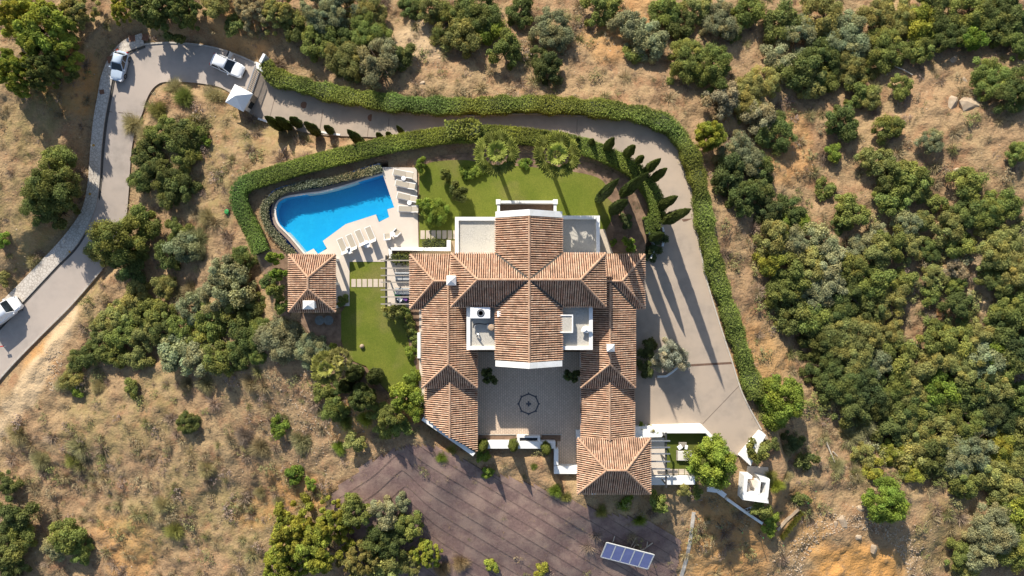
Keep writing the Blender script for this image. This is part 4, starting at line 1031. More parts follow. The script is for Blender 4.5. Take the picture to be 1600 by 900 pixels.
# ------------------------------------------------------------------ gate, gatehouse, street side
gh = P(372, 152, -4.5); gz = -7.2
gk = thing('gatehouse', (gh.x, gh.y, gz), 'small white gatehouse with pyramid roof beside the entrance gate', 'gatehouse', None, R(-28))
MB().box((0, 0, .9), (1.9, 1.8, 3.2)).build('wall', WHITE, gk, True)
m = MB(); q = 1.25; m.add([(-q, -q, 2.4), (q, -q, 2.4), (q, q, 2.4), (-q, q, 2.4), (0, 0, 3.5), (-q, -q, 2.28), (q, -q, 2.28), (q, q, 2.28), (-q, q, 2.28)], [(0, 1, 4), (1, 2, 4), (2, 3, 4), (3, 0, 4), (8, 7, 6, 5), (0, 5, 6, 1), (1, 6, 7, 2), (2, 7, 8, 3), (3, 8, 5, 0)])
m.build('pyramid_roof', WHITEP, gk, True)
MB().box((.96, 0, .7), (.08, .9, 1.2)).build('window', GLASS, gk, True); MB().box((0, -.91, .4), (.9, .08, 2.1)).build('door', WOOD, gk, True)
ga, gb = P(404.5, 106, -7), P(391, 152, -7); ga = P(403, 107, -6.2); gb = P(388, 150, -6.2); ga.z = gb.z = -7.08
gt = thing('entrance_gate', (ga + gb) / 2, 'dark metal sliding gate of slim bars across the driveway entrance', 'gate')
d = (gb - ga); L = d.length; d.normalize()
for zz, wd in ((.15, .10), (1.75, .10), (1.0, .05)): MB().box((ga + gb) / 2 + Vector((0, 0, zz)), (L, wd, .09), math.atan2(d.y, d.x)).build('rail', GREYM, gt)
for k in range(17):
    p = ga + d * (L * k / 16); MB().box(p + Vector((0, 0, .95)), (.06, .06, 1.6), math.atan2(d.y, d.x)).build('bar', GREYM, gt)
for off in (1.0, 1.9):
    s = Vector((-d.y, d.x, 0)) * off
    MB().box((ga + gb) / 2 + s + Vector((0, 0, .035)), (L * 1.05, .10, .05), math.atan2(d.y, d.x)).build('track_rail', DARKM, gt)
wall_obj([(411, 83), (415, 85), (408, 98), (404, 96)], -7.6, -4.9, 'thin white wall end rising beside the entrance gate', 'gate_wall')
wall_obj([(399, 96), (407, 99), (411, 113), (401, 107)], -7.6, -5.2, 'white gate pillar at the upper end of the entrance gate', 'gate_pillar', cat='pillar')
wall_obj([(385, 141), (395, 147), (391, 157), (380, 151)], -7.6, -5.4, 'grey rendered gate pillar next to the gatehouse', 'gate_pillar', GREYWOOD, cat='pillar')
# low white wall along the lower edge of the drive
line_wall([(404, 186), (420, 191), (436, 194), (452, 197)], .25, .30, 'white kerb wall under the first cypresses past the gate')
line_wall([(500, 206), (515, 209), (532, 211)], .22, .2, 'short white kerb wall among the driveway cypresses')
# ------------------------------------------------------------------ solar panels
sp = G(980, 868, .9); st = thing('solar_collector', sp, 'tilted rack of five blue solar panels on the brown slope mat', 'solar panel', None, R(-14.5))
rot = Matrix.Rotation(R(26), 3, 'X')
SOLAR = M('solar_glass', (.13, .14, .30), (.16, .17, .34), 1.2, .18, .6)
def sb(c, s): return (rot @ Vector(c) + Vector((0, 0, .95)), s)
for i in range(5):
    c, s = sb((-2.28 + 1.14 * i, 0, .03), (1.0, 2.25, .05)); MB().box(c, s, rot=rot).build('panel', SOLAR, st, True)
m = MB()
for i in range(6): c, s = sb((-2.85 + 1.14 * i, 0, .02), (.13, 2.4, .1)); m.box(c, s, rot=rot)
for y in (-1.19, 1.19): c, s = sb((0, y, .02), (5.56, .12, .1)); m.box(c, s, rot=rot)
m.build('frame', M('pale_frame', (.6, .6, .58), None, 5), st, True)
for x in (-2.6, 0, 2.6):
    for y, zt in ((-1, .48), (1, 1.38)): MB().box((x, y * .9, zt / 2 - .3), (.07, .07, zt + .6)).build('leg', GREYM, st, True)
def branchy(px_list, r, name, mat, label, cat):
    m = MB()
    for seg in px_list:
        pts = [G(x, y) + Vector((0, 0, .25)) for x, y in seg]
        for a, b in zip(pts, pts[1:]): m.tube(a, b, r, r * .8, 6)
    return m.build(name, mat, label=label, cat=cat)
DEADW = M('bleached_wood', (.50, .44, .35), (.42, .36, .28), 3)
branchy([[(988, 856), (992, 850), (997, 850), (1001, 857), (1004, 858)], [(1004, 858), (1012, 852), (1019, 847)], [(1010, 853), (1011, 845)]], .08, 'pipe', DEADW, 'pale bent pipes rising behind the solar panels', 'pipe')
branchy([[(957, 846), (960, 836)]], .06, 'stake', DEADW, 'pale wooden stake behind the solar panels, left', 'stake')
branchy([[(985, 854), (993, 839)]], .06, 'stake', DEADW, 'pale wooden stake behind the middle solar panel', 'stake')
# narrow concrete path at the bottom
m = MB(); S = [G(x, y) + Vector((0, 0, .06)) for x, y in spline([(1084, 800), (1081, 822), (1078, 845), (1073, 870), (1066, 895), (1058, 920)], 4)]
strip_along(S, .42, .03, m); m.build('footpath', KERB, kind='structure')
# fence posts with thin wires, lower right
FENCE = [(1086, 804, 1097, 829), (1121, 817, 1131, 839), (1153, 825, 1166, 853), (1185, 833, 1198, 863), (1216, 845, 1225, 866), (1254, 780, 1276, 830), (1266, 762, 1278, 790)]
for i, (a, b, c_, d_) in enumerate(FENCE):
    g = G(a, b); hgt = 1.55
    f_ = thing('fence_post', g, ['first', 'second', 'third', 'fourth', 'fifth', 'sixth', 'seventh'][i] + ' thin dark fence post from the footpath along the lower wire fence', 'fence post', 'fence posts on the lower slope')
    MB().tube((0, 0, -.3), (0, 0, hgt), .05, n=6).build('pole', DARKM, f_, True); MB().lathe([(.05, 0), (.05, .04)], (0, 0, hgt), 8).build('post_cap', GREENP, f_, True)
    if i < len(FENCE) - 1:
        h2 = G(FENCE[i + 1][0], FENCE[i + 1][1])
        for zz in (.3, .8, 1.35): MB().tube(Vector((0, 0, zz)), h2 - g + Vector((0, 0, zz)), 0.006, n=3).build('wire', DARKM, f_, True)
# brown erosion mat laid in strips
JUTE = M('brown_jute_mat', (.215, .138, .116), (.16, .102, .088), 3.5, .95, c3=(.27, .185, .145), scale3=.6, bmp=1.0, bscale=9)
SEAMM = M('mat_seam', (.12, .085, .07), None, 4)
mat_o = thing('erosion_mat', G(780, 800), 'purple brown erosion control matting pinned over the slope below the villa', 'slope matting')
MATW = [G(x, y)[:2] for x, y in MATP]
def bendpt(k): return (617 + k * 5.5, 690 + k * 25.0)
def strip_edge(k, u):
    bx_, by_ = bendpt(k)
    return (bx_ + u, by_ + (.58 * u if u > 0 else -.60 * u) + .018 * abs(u) ** 1.0 - 12 * math.exp(-(u / 28) ** 2) + 6)
for k in range(-11, 15):
    us = list(range(-150, 520, 3)); V = []; ok = []
    for u in us:
        for f in (0, .25, .5, .75, 1.06):
            x, y = strip_edge(k + f, u); g = G(x, y); V.append((g.x, g.y, g.z + .07 + .02 * f + .012 * math.sin(u * .9 + k * 2 + f * 3)))
    Xs = np.array([v[0] for v in V]); Ys = np.array([v[1] for v in V]); ins = in_poly(Xs, Ys, MATW)
    F_ = []
    for i in range(len(us) - 1):
        for j in range(4):
            q = (i * 5 + j, i * 5 + j + 1, (i + 1) * 5 + j + 1, (i + 1) * 5 + j)
            if all(ins[a] for a in q): F_.append(q)
    if len(F_) < 6: continue
    run = []                                                 # the dark lashed seam along the strip's upper edge
    for i in range(len(us)):
        if ins[i * 5] and i < len(us) - 1: run.append(Vector(V[i * 5]) + Vector((0, 0, .02)))
        elif len(run) > 8: break
        else: run = []
    if len(run) > 8: strip_along(run, .05, .018, MB()).build('seam', SEAMM, mat_o)
    m = MB().add(V, F_); o = m.build('mat_strip', JUTE, mat_o, smooth=True)
    bm = bmesh.new(); bm.from_mesh(o.data); bmesh.ops.recalc_face_normals(bm, faces=bm.faces)
    if sum(f.normal.z for f in bm.faces) < 0: bmesh.ops.reverse_faces(bm, faces=bm.faces)
    bmesh.ops.delete(bm, geom=[v for v in bm.verts if not v.link_faces], context='VERTS'); bm.to_mesh(o.data); bm.free()


# every tree and bush: photo position, crown radius in photo pixels, colour, extras
N_ = lambda h, l=None: dict(shape='N', h=h, label=l, tree=True)
W_ = dict(shape='W'); D_ = dict(shape='D')
TREES = [
 # pines, top left
 (52, 40, 60, 'pine', N_(7, 'largest warm green pine filling the top left corner')), (88, 74, 36, 'pine', N_(4.6, 'tall pine leaning over the bend, right of the corner pine')), (18, 108, 38, 'pine', N_(6)), (112, 20, 34, 'olive', N_(4)), (20, 20, 34, 'yellow', N_(7)), (62, 108, 34, 'dark', N_(7)),
 (238, 6, 50, 'dark', N_(5.5, 'dark pine shading the road bend at the top edge')), (186, 10, 24, 'pine', N_(3)), (284, 14, 34, 'dark', N_(5)), (335, 8, 24, 'olive', {}), (390, 10, 34, 'broom', N_(3)), (432, 12, 34, 'olive', N_(3.4)), (458, 40, 26, 'dark', {}), (365, 40, 18, 'dark', {}),
 (500, 18, 38, 'grey', {}), (530, 12, 36, 'grey', {}), (572, 18, 36, 'olive', {}), (492, 68, 30, 'mid', {}), (545, 92, 40, 'olive', {}), (575, 52, 38, 'mid', {'label': 'bright topped round tree above the upper drive hedge'}), (590, 95, 46, 'grey', {'label': 'broad grey green tree touching the upper drive hedge'}), (620, 88, 26, 'dark', {}), (525, 62, 26, 'dark', {}),
 (672, 14, 26, 'olive', {}), (705, 30, 36, 'mid', {}), (720, 58, 34, 'olive', {}), (692, 55, 20, 'olive', {}), (745, 14, 44, 'dark', {}), (765, 44, 26, 'bright', {}), (788, 80, 32, 'mid', {}), (812, 20, 28, 'dark', {}), (864, 46, 40, 'grey', {}), (842, 88, 20, 'dark', {}), (858, 108, 28, 'deep', {'label': 'very dark low bush above the driveway hedge centre'}), (640, 8, 22, 'dark', {}),
 (935, 12, 32, 'mid', {}), (985, 45, 32, 'grey', {}), (1015, 62, 34, 'grey', {}), (990, 85, 16, 'mid', {}), (1040, 12, 30, 'mid', {}), (1065, 40, 26, 'dark', {}), (1080, 92, 40, 'mid', {}), (1115, 105, 42, 'mid', {}), (1125, 36, 38, 'grey', {}), (1145, 50, 20, 'dark', {}), (1170, 14, 30, 'mid', {}), (1085, 15, 26, 'olive', {}),
 (1110, 210, 29, 'yellow', dict(shape='R', h=5, label= 'bright round stone pine beside the drive corner')), (1152, 240, 42, 'grey', {}), (1125, 158, 30, 'dry', {'shape': 'M'}), (1165, 150, 36, 'olive', {}), (1190, 128, 36, 'olive', {}), (1185, 180, 32, 'broom', {}), (1210, 205, 36, 'dark', {}), (1140, 275, 34, 'deep', {}), (1160, 310, 30, 'dark', {}), (1185, 260, 28, 'dark', {}),
 (1218, 96, 32, 'grey', {}), (1225, 30, 34, 'dark', {}), (1250, 55, 40, 'grey', {}), (1290, 30, 46, 'olive', {}), (1285, 90, 40, 'dark', {}), (1325, 62, 46, 'grey', {}), (1335, 105, 36, 'olive', {}), (1370, 32, 44, 'olive', {}), (1390, 75, 40, 'mid', {}), (1410, 25, 36, 'olive', {}), (1438, 78, 24, 'mid', {}), (1445, 40, 34, 'yellow', {'shape': 'M'}), (1470, 15, 40, 'dark', {}), (1490, 55, 36, 'dark', {}), (1520, 20, 44, 'mid', {}), (1565, 15, 44, 'dark', {}), (1550, 45, 30, 'dark', {}), (1595, 25, 30, 'dark', {}), (1250, 110, 34, 'dark', {}), (1290, 125, 26, 'mid', {}),
 (1521, 62, 21, 'bright', {'h': 3.0}), (1583, 48, 20, 'mid', {}), (1592, 72, 24, 'mid', {}), (1555, 125, 36, 'mid', {}), (1590, 140, 36, 'dark', {}), (1409, 134, 23, 'mid', {}), (1340, 145, 26, 'mid', {}), (1362, 152, 22, 'olive', {}), (1316, 190, 30, 'dark', {'label': 'round dark bush with yellow flecks on bare upper right slope'}), (1387, 200, 25, 'mid', {}), (1456, 220, 22, 'grey', {}), (1303, 239, 15, 'bright', {'label': 'vivid green small round bush on bare earth right'}), (1590, 238, 20, 'mid', {}), (1270, 130, 26, 'olive', {}),
 # right hand wood
 (1290, 296, 18, 'mid', {}), (1330, 332, 32, 'mid', {}), (1318, 345, 22, 'dark', {}), (1370, 252, 30, 'olive', {}), (1392, 268, 28, 'mid', {}), (1425, 280, 34, 'mid', {}), (1398, 312, 30, 'mid', {}), (1385, 290, 24, 'dark', {}), (1432, 300, 22, 'dark', {}), (1466, 318, 18, 'mid', {}), (1515, 285, 28, 'mid', {}), (1545, 325, 36, 'mid', {}), (1575, 318, 28, 'mid', {}), (1520, 330, 28, 'dark', {}), (1485, 355, 30, 'olive', {}), (1500, 380, 26, 'mid', {}), (1440, 345, 20, 'olive', {}), (1415, 350, 24, 'grey', {}), (1370, 368, 22, 'grey', {}), (1395, 375, 30, 'mid', {}), (1425, 385, 26, 'olive', {}), (1450, 390, 22, 'dark', {}), (1340, 385, 22, 'grey', {}), (1365, 400, 30, 'olive', {}), (1565, 385, 42, 'olive', {}), (1590, 420, 40, 'olive', {}), (1560, 440, 36, 'dark', {}), (1592, 480, 40, 'mid', {}), (1570, 505, 32, 'dark', {}), (1490, 420, 24, 'dry', {'shape': 'M', 'tree': False}), (1495, 448, 20, 'mid', {}), (1460, 430, 22, 'olive', {}), (1472, 492, 11, 'rust', {'label': 'small rust coloured dead shrub in the right wood'}), (1455, 460, 18, 'mid', {}), (1500, 480, 26, 'dark', {}),
 (1205, 372, 32, 'olive', {}), (1220, 350, 22, 'bright', {}), (1240, 385, 36, 'grey', {}), (1205, 410, 26, 'yellow', {'shape': 'M'}), (1250, 350, 24, 'bright', {}), (1275, 378, 34, 'grey', {}), (1235, 425, 34, 'mid', {}), (1265, 415, 32, 'olive', {}), (1295, 410, 34, 'grey', {}), (1325, 420, 30, 'mid', {}), (1225, 455, 30, 'mid', {}), (1260, 455, 36, 'grey', {}), (1295, 450, 34, 'grey', {}), (1330, 460, 36, 'dark', {}), (1368, 440, 34, 'mid', {}), (1395, 470, 36, 'olive', {}), (1360, 475, 30, 'dark', {}), (1410, 440, 26, 'mid', {}), (1420, 490, 26, 'dark', {}), (1235, 490, 32, 'dark', {}), (1265, 500, 32, 'mid', {}), (1300, 490, 38, 'dark', {}), (1310, 520, 40, 'olive', {}), (1345, 530, 42, 'olive', {}), (1385, 520, 36, 'olive', {}), (1280, 535, 36, 'dark', {}), (1325, 560, 42, 'olive', {}), (1365, 570, 40, 'grey', {}), (1405, 555, 34, 'mid', {}), (1290, 575, 36, 'dark', {}), (1310, 600, 40, 'dark', {}), (1350, 605, 44, 'deep', {}), (1395, 600, 38, 'mid', {}), (1430, 575, 34, 'olive', {}), (1470, 560, 36, 'olive', {}), (1465, 525, 30, 'mid', {}), (1500, 530, 30, 'mid', {}), (1530, 520, 26, 'olive', {}), (1505, 575, 36, 'olive', {}), (1540, 560, 34, 'grey', {}), (1545, 545, 26, 'bright', {}), (1435, 610, 38, 'olive', {}), (1470, 605, 34, 'bright', {}), (1510, 615, 34, 'dark', {}), (1555, 600, 36, 'olive', {}), (1570, 575, 28, 'mid', {}), (1590, 545, 30, 'deep', {}), (1330, 640, 34, 'dark', {}), (1370, 640, 36, 'dark', {}), (1410, 640, 40, 'dark', {}), (1450, 640, 38, 'mid', {}), (1485, 645, 38, 'mid', {}), (1430, 670, 40, 'olive', {}), (1390, 670, 34, 'dark', {}), (1470, 680, 44, 'olive', {}), (1510, 665, 40, 'mid', {}), (1545, 640, 36, 'deep', {}), (1570, 660, 36, 'deep', {}), (1590, 620, 32, 'mid', {}), (1600, 640, 30, 'olive', {}), (1520, 700, 44, 'grey', {}), (1490, 720, 36, 'grey', {}), (1560, 700, 36, 'yellow', {}), (1580, 725, 36, 'olive', {}), (1545, 740, 34, 'olive', {}), (1455, 720, 34, 'dark', {}), (1420, 712, 30, 'olive', {}), (1395, 705, 24, 'yellow', {}), (1505, 755, 28, 'mid', {}), (1570, 765, 30, 'olive', {}), (1590, 795, 30, 'yellow', {}), (1350, 668, 28, 'broom', W_), (1300, 620, 26, 'broom', W_), (1235, 330, 26, 'dark', {}), (1200, 330, 24, 'deep', {}), (1185, 300, 24, 'dark', {}), (1590, 560, 30, 'dark', {}), (1600, 690, 34, 'dark', {}), (1330, 685, 26, 'broom', W_), (1350, 710, 24, 'olive', {'shape': 'M', 'tree': False}), (1425, 740, 22, 'yellow', {'tree': False}), (1470, 745, 26, 'broom', W_),
 # lower right
 (1218, 628, 50, 'bright', {'shape': 'R', 'h': 5.5, 'label': 'large bright green round tree at the end of the driveway'}), (1388, 785, 42, 'bright', {'shape': 'R', 'h': 4.0, 'label': 'bright green spreading tree on the bare lower right slope'}), (1555, 830, 44, 'grey', {}), (1590, 860, 40, 'mid', {}), (1530, 865, 30, 'grey', {}), (1500, 870, 26, 'mid', {'shape': 'M'}), (1515, 890, 22, 'olive', {}), (1575, 815, 30, 'mid', {}), (1260, 720, 18, 'dark', {}), (1235, 690, 20, 'deep', {}), (1228, 745, 15, 'broom', W_), (1205, 745, 14, 'olive', W_), (1216, 760, 16, 'yellow', W_), (1190, 795, 18, 'mid', {}), (1205, 805, 14, 'bright', {}), (1200, 822, 16, 'bright', {}), (1252, 780, 14, 'dark', {}), (1185, 705, 18, 'mid', {'h': 2.6, 'label': 'leafy bush behind the white wedge wall'}), (1205, 695, 13, 'dark', {}), (1310, 730, 18, 'broom', W_), (1340, 745, 20, 'broom', W_), (1365, 735, 18, 'yellow', {'tree': False}),
 # left slopes
 (75, 285, 48, 'dark', {'shape': 'L', 'h': 6, 'label': 'big dark tree left of the road below the pines'}), (60, 315, 36, 'dark', {}), (95, 250, 30, 'mid', {}), (92, 330, 32, 'dark', {}), (4, 375, 13, 'bright', {}), (48, 405, 16, 'broom', W_), (5, 435, 13, 'olive', {}),
 (185, 372, 52, 'mid', {'shape': 'L', 'h': 6, 'label': 'big mid green tree overhanging the road left of pool'}), (215, 350, 30, 'mid', {}), (160, 390, 30, 'olive', {}), (200, 410, 34, 'dark', {}),
 (268, 138, 24, 'broom', W_), (285, 150, 22, 'mid', W_), (332, 150, 24, 'broom', W_), (205, 192, 24, 'broom', W_), (225, 212, 22, 'broom', W_), (245, 170, 20, 'olive', W_), (255, 205, 28, 'mid', {}), (285, 215, 32, 'dark', {}), (300, 190, 20, 'olive', W_), (230, 240, 28, 'dark', {}), (250, 270, 36, 'dark', {}), (290, 240, 28, 'mid', {}), (280, 290, 28, 'dark', {}), (225, 280, 24, 'dark', {}), (310, 215, 18, 'bright', {}), (265, 310, 22, 'dark', {}),
 (322, 340, 22, 'broom', W_), (305, 375, 30, 'grey', W_), (275, 360, 24, 'mid', {}), (285, 385, 30, 'grey', {}), (265, 400, 26, 'dark', {}), (355, 425, 32, 'grey', {'h': 4}), (368, 450, 34, 'grey', {'h': 4}), (340, 470, 36, 'grey', {'h': 4}), (375, 405, 26, 'dark', {}), (365, 485, 34, 'mid', {}), (330, 505, 32, 'mid', {}), (300, 480, 28, 'grey', {}), (295, 450, 18, 'dry', W_), (270, 455, 16, 'dry', W_), (255, 445, 22, 'olive', {}), (215, 465, 28, 'olive', {}), (225, 490, 26, 'mid', {}), (190, 490, 26, 'olive', {}), (250, 490, 28, 'mid', {}), (165, 510, 26, 'olive', {}), (195, 520, 30, 'mid', {}), (225, 525, 28, 'olive', {}), (260, 520, 26, 'dark', {}), (285, 510, 24, 'mid', {}), (150, 545, 26, 'dark', {}), (180, 555, 24, 'mid', {}), (215, 553, 26, 'olive', {}), (125, 565, 22, 'dark', {}), (110, 590, 20, 'olive', {}), (95, 600, 18, 'broom', W_), (280, 555, 34, 'grey', {}), (315, 560, 32, 'grey', {}), (345, 560, 32, 'mid', {}), (375, 550, 26, 'dark', {}), (380, 520, 28, 'dark', {}), (310, 535, 24, 'mid', {}), (395, 480, 22, 'dark', {}), (205, 606, 15, 'mid', {}), (120, 610, 12, 'bright', {}), (320, 600, 20, 'broom', W_), (290, 600, 16, 'dry', W_), (390, 600, 18, 'dry', W_), (150, 605, 16, 'broom', W_),
 (293, 660, 23, 'dark', {'shape': 'R', 'label': 'round dark green bush alone on the lower left slope'}), (437, 668, 18, 'bright', {'label': 'bright green bush on the slope left of the villa'}), (460, 740, 16, 'bright', {'label': 'bright bush left of the brown matting, upper of two'}), (487, 756, 13, 'bright', {'label': 'bright bush left of the brown matting, lower of two'}), (470, 690, 24, 'broom', W_), (320, 735, 20, 'broom', W_), (120, 700, 26, 'broom', W_), (25, 678, 26, 'broom', W_), (60, 720, 22, 'broom', W_), (110, 720, 18, 'olive', W_), (435, 785, 14, 'broom', W_), (405, 770, 14, 'broom', W_), (405, 700, 22, 'dry', W_), (380, 680, 20, 'purple', W_), (108, 838, 34, 'mid', {}), (88, 855, 24, 'grey', {}), (125, 862, 22, 'mid', {}), (18, 805, 34, 'dark', {}), (30, 840, 28, 'mid', {}), (10, 860, 34, 'dark', {}), (20, 895, 28, 'dark', {}), (10, 755, 20, 'dark', {}), (250, 790, 20, 'broom', W_), (270, 830, 22, 'olive', W_),
 (455, 835, 44, 'pine', N_(6, 'largest yellow green pine at the bottom edge left of the matting')), (500, 860, 50, 'pine', N_(6)), (440, 885, 40, 'pine', N_(5)), (520, 820, 34, 'pine', N_(5)), (560, 880, 34, 'olive', N_(5)), (600, 890, 34, 'olive', {}), (590, 850, 30, 'dark', {}), (620, 850, 26, 'dark', {}), (555, 800, 30, 'mid', {'label': 'large leafed fig bush over the matting edge'}), (600, 800, 28, 'grey', {}), (640, 820, 24, 'mid', {}), (628, 785, 14, 'grey', {}), (665, 868, 26, 'yellow', N_(3.5, 'yellow green young pine beside the lower matting edge')), (690, 890, 20, 'dry', W_), (640, 880, 22, 'olive', {}), (768, 884, 12, 'yellow', {'label': 'small yellow bush near the bottom edge, left of two'}), (846, 890, 13, 'yellow', {'label': 'small yellow bush near the bottom edge, right of two'}), (720, 880, 20, 'dry', W_), (530, 700, 16, 'bright', W_), (555, 690, 18, 'olive', {}), (520, 640, 24, 'mid', {}), (540, 660, 18, 'mid', W_),
 # villa garden
 (975, 790, 15, 'bright', {'shape': 'W'}), (1000, 812, 16, 'bright', {'shape': 'W'}), (940, 800, 14, 'olive', W_), (980, 783, 10, 'bright', {}), (1028, 785, 17, 'mid', {'h': 2.5, 'label': 'leafy bush below the pergola corner'}), (1068, 764, 12, 'olive', {}), (1090, 770, 12, 'mid', {}),
 (1116, 722, 47, 'bright', {'shape': 'R', 'h': 6.5, 'label': 'large bright round tree shading the lower lawn'}), (1046, 556, 32, 'silver', {'shape': 'L', 'h': 4.4, 'label': 'silvery olive tree in the driveway planter'}), (1012, 545, 18, 'deep', {}), (1010, 575, 16, 'deep', {}),
 (680, 332, 26, 'bright', {'shape': 'R', 'tree': False, 'h': 1.9, 'label': 'large bright clipped laurel bush beside the pool deck'}), (668, 320, 15, 'bright', {'h': 1.7}), (658, 258, 11, 'bright', {'h': 1.8, 'label': 'potted bright bush at the deck corner'}), (716, 300, 16, 'dark', {'h': 3.2, 'label': 'dark conifer on the upper lawn beside laurel'}), (697, 274, 11, 'mid', {'h': 2.6}), (728, 270, 12, 'bright', {}), (740, 272, 12, 'bright', {}), (752, 265, 11, 'bright', {}), (820, 256, 10, 'bright', {}),
 (612, 488, 15, 'olive', {'h': 2.4}), (630, 488, 14, 'mid', {}), (640, 510, 12, 'mid', {}), (648, 528, 12, 'mid', {}), (643, 552, 13, 'bright', {}), (645, 590, 15, 'bright', {}), (632, 622, 28, 'bright', {'h': 3.8, 'label': 'bright green tree at the west wing corner'}), (650, 640, 22, 'bright', {'h': 3.6}), (612, 650, 22, 'mid', {'h': 3}), (625, 668, 18, 'mid', {}), (600, 672, 16, 'mid', {}), (565, 622, 26, 'dark', {'shape': 'R', 'h': 4, 'label': 'round dark conifer in the lower west garden'}), (505, 612, 18, 'mid', {}), (528, 606, 14, 'dark', {}), (570, 655, 18, 'yellow', W_), (520, 545, 10, 'yellow', {}), (590, 642, 16, 'mid', {}),
 (535, 470, 11, 'mid', {}), (762, 588, 15, 'deep', {'h': 3.4, 'label': 'shaded tree in the courtyard corner, left'}), (893, 588, 15, 'deep', {'h': 3.4, 'label': 'shaded tree in the courtyard corner, right'}), (1003, 668, 8, 'bright', {'h': 1.2}), (1016, 673, 10, 'olive', {'h': 1.2}), (1027, 676, 8, 'bright', {'h': 1.2}), (958, 378, 7, 'bright', {}), (985, 382, 14, 'bright', {'h': 1.5}), (1025, 370, 18, 'deep', {}), (1018, 395, 16, 'deep', {}), (980, 345, 14, 'deep', {}),
 (430, 405, 14, 'bright', {'h': 3.0}), (436, 430, 13, 'bright', {'h': 3.0}), (432, 455, 14, 'mid', {'h': 3.0}), (440, 478, 13, 'mid', {'h': 2.6}), (486, 397, 8, 'bright', {'h': 1.0}), (420, 440, 16, 'dark', {}),
 (705, 705, 12, 'olive', W_), (690, 715, 13, 'bright', W_), (755, 712, 12, 'bright', {}), (762, 738, 10, 'bright', {}), (868, 768, 14, 'bright', W_), (885, 778, 12, 'olive', W_), (835, 730, 8, 'mid', W_),
]

def off_track(px, py, r):
    for (x0, y0), (x1, y1) in (((1522, 372), (1540, 470)), ((1430, 478), (1440, 545))):
        k = max(0, min(1, ((px - x0) * (x1 - x0) + (py - y0) * (y1 - y0)) / ((x1 - x0) ** 2 + (y1 - y0) ** 2)))
        if math.hypot(px - x0 - k * (x1 - x0), py - y0 - k * (y1 - y0)) < 8 + r * .45: return False
    return True
TREES = [q for q in TREES if off_track(q[0], q[1], q[2])]

# ------------------------------------------------------------------ vegetation
def leaves_mesh(name, pos, nrm, size, tint, aspect=1.6, mat=None):
    """a leaf-sized quad at every position, facing about nrm, long axis random"""
    n = len(pos); nrm = nrm / (np.linalg.norm(nrm, axis=1, keepdims=True) + 1e-9)
    r = rng.normal(size=(n, 3)); t = np.cross(nrm, r); t /= np.linalg.norm(t, axis=1, keepdims=True) + 1e-9; b = np.cross(nrm, t)
    s = (size * np.ones(n) * rng.uniform(.65, 1.3, n))[:, None]
    V = np.stack([pos - t * s * aspect * .5, pos - b * s * .5 + t * s * .1, pos + t * s * aspect * .5, pos + b * s * .5 + t * s * .1], 1).reshape(-1, 3)
    me = raw_mesh(name, V, np.arange(4 * n).reshape(n, 4), mat or FOLIAGE)
    set_col(me, 'tint', np.repeat(tint, 4, 0)); return me
def clump_crown(name, seed, ncl, per, leaf, flat=.75, cr=(.26, .42), style='leaf', rag=.25, lob=1.0):
    r = np.random.default_rng(seed); C_ = []; Rr = []
    for i in range(ncl):
        a = r.random() * 6.283; k = math.sqrt(r.random()) * (.80 + rag * (r.random() - .3)); z = flat * math.sqrt(max(0, 1 - min(k, .98) ** 2)) * (.75 + .45 * r.random())
        lobe = 1 + lob * (.16 * math.sin(2 * a + seed) + .12 * math.sin(3 * a + 2.1 * seed))
        C_.append((k * lobe * math.cos(a), k * lobe * math.sin(a), .10 + z * r.uniform(.75, 1.1) if r.random() < .8 else .08 + .5 * z)); Rr.append(r.uniform(*cr))
    pos, nr, ti = [], [], []
    for c, rad in zip(C_, Rr):
        d = r.normal(size=(per, 3)); d[:, 2] = np.abs(d[:, 2]) * .9 + d[:, 2] * .35; d /= np.linalg.norm(d, axis=1, keepdims=True)
        rr = rad * (r.random((per, 1)) ** .35) * (1 + .25 * r.normal(size=(per, 1)) * .5)
        pos.append(np.array(c) + d * rr * (1, 1, .85)); nr.append(d * .9 + r.normal(size=(per, 3)) * .55 + (0, 0, .25))
        cl = r.uniform(.72, 1.22); hue = r.uniform(-.1, .12)
        v = cl * r.uniform(.7, 1.3, (per, 1)); ti.append(np.hstack([v * (1 + hue), v, v * (1 - hue)]))
    pos, nr, ti = np.vstack(pos), np.vstack(nr), np.vstack(ti)
    return leaves_mesh(name, pos, nr, leaf, ti, 1.5 if style == 'leaf' else 2.6)
def wisp_crown(name, seed, n, width, up=.9, mat=None):
    """thin stems springing from the base: broom, dry scrub, grasses"""
    r = np.random.default_rng(seed); a = r.random(n) * 6.283; t = np.arccos(1 - r.random(n) * up)
    d = np.stack([np.sin(t) * np.cos(a), np.sin(t) * np.sin(a), np.cos(t)], 1); L = r.uniform(.55, 1.05, n)[:, None] * (1 + .15 * np.sin(3 * a + seed))[:, None]
    b0 = d * L * r.uniform(.0, .55, (n, 1)) + r.normal(size=(n, 3)) * (.06, .06, .02); tip = d * L + r.normal(size=(n, 3)) * .06
    s = np.cross(d, r.normal(size=(n, 3))); s /= np.linalg.norm(s, axis=1, keepdims=True); s *= width * r.uniform(.6, 1.4, (n, 1))
    V = np.stack([b0 - s, b0 + s, tip + s * .35, tip - s * .35], 1).reshape(-1, 3)
    me = raw_mesh(name, V, np.arange(4 * n).reshape(n, 4), mat or FOLIAGE)
    v = r.uniform(.6, 1.35, (n, 1)); set_col(me, 'tint', np.repeat(np.hstack([v * 1.02, v, v * .92]), 4, 0)); return me
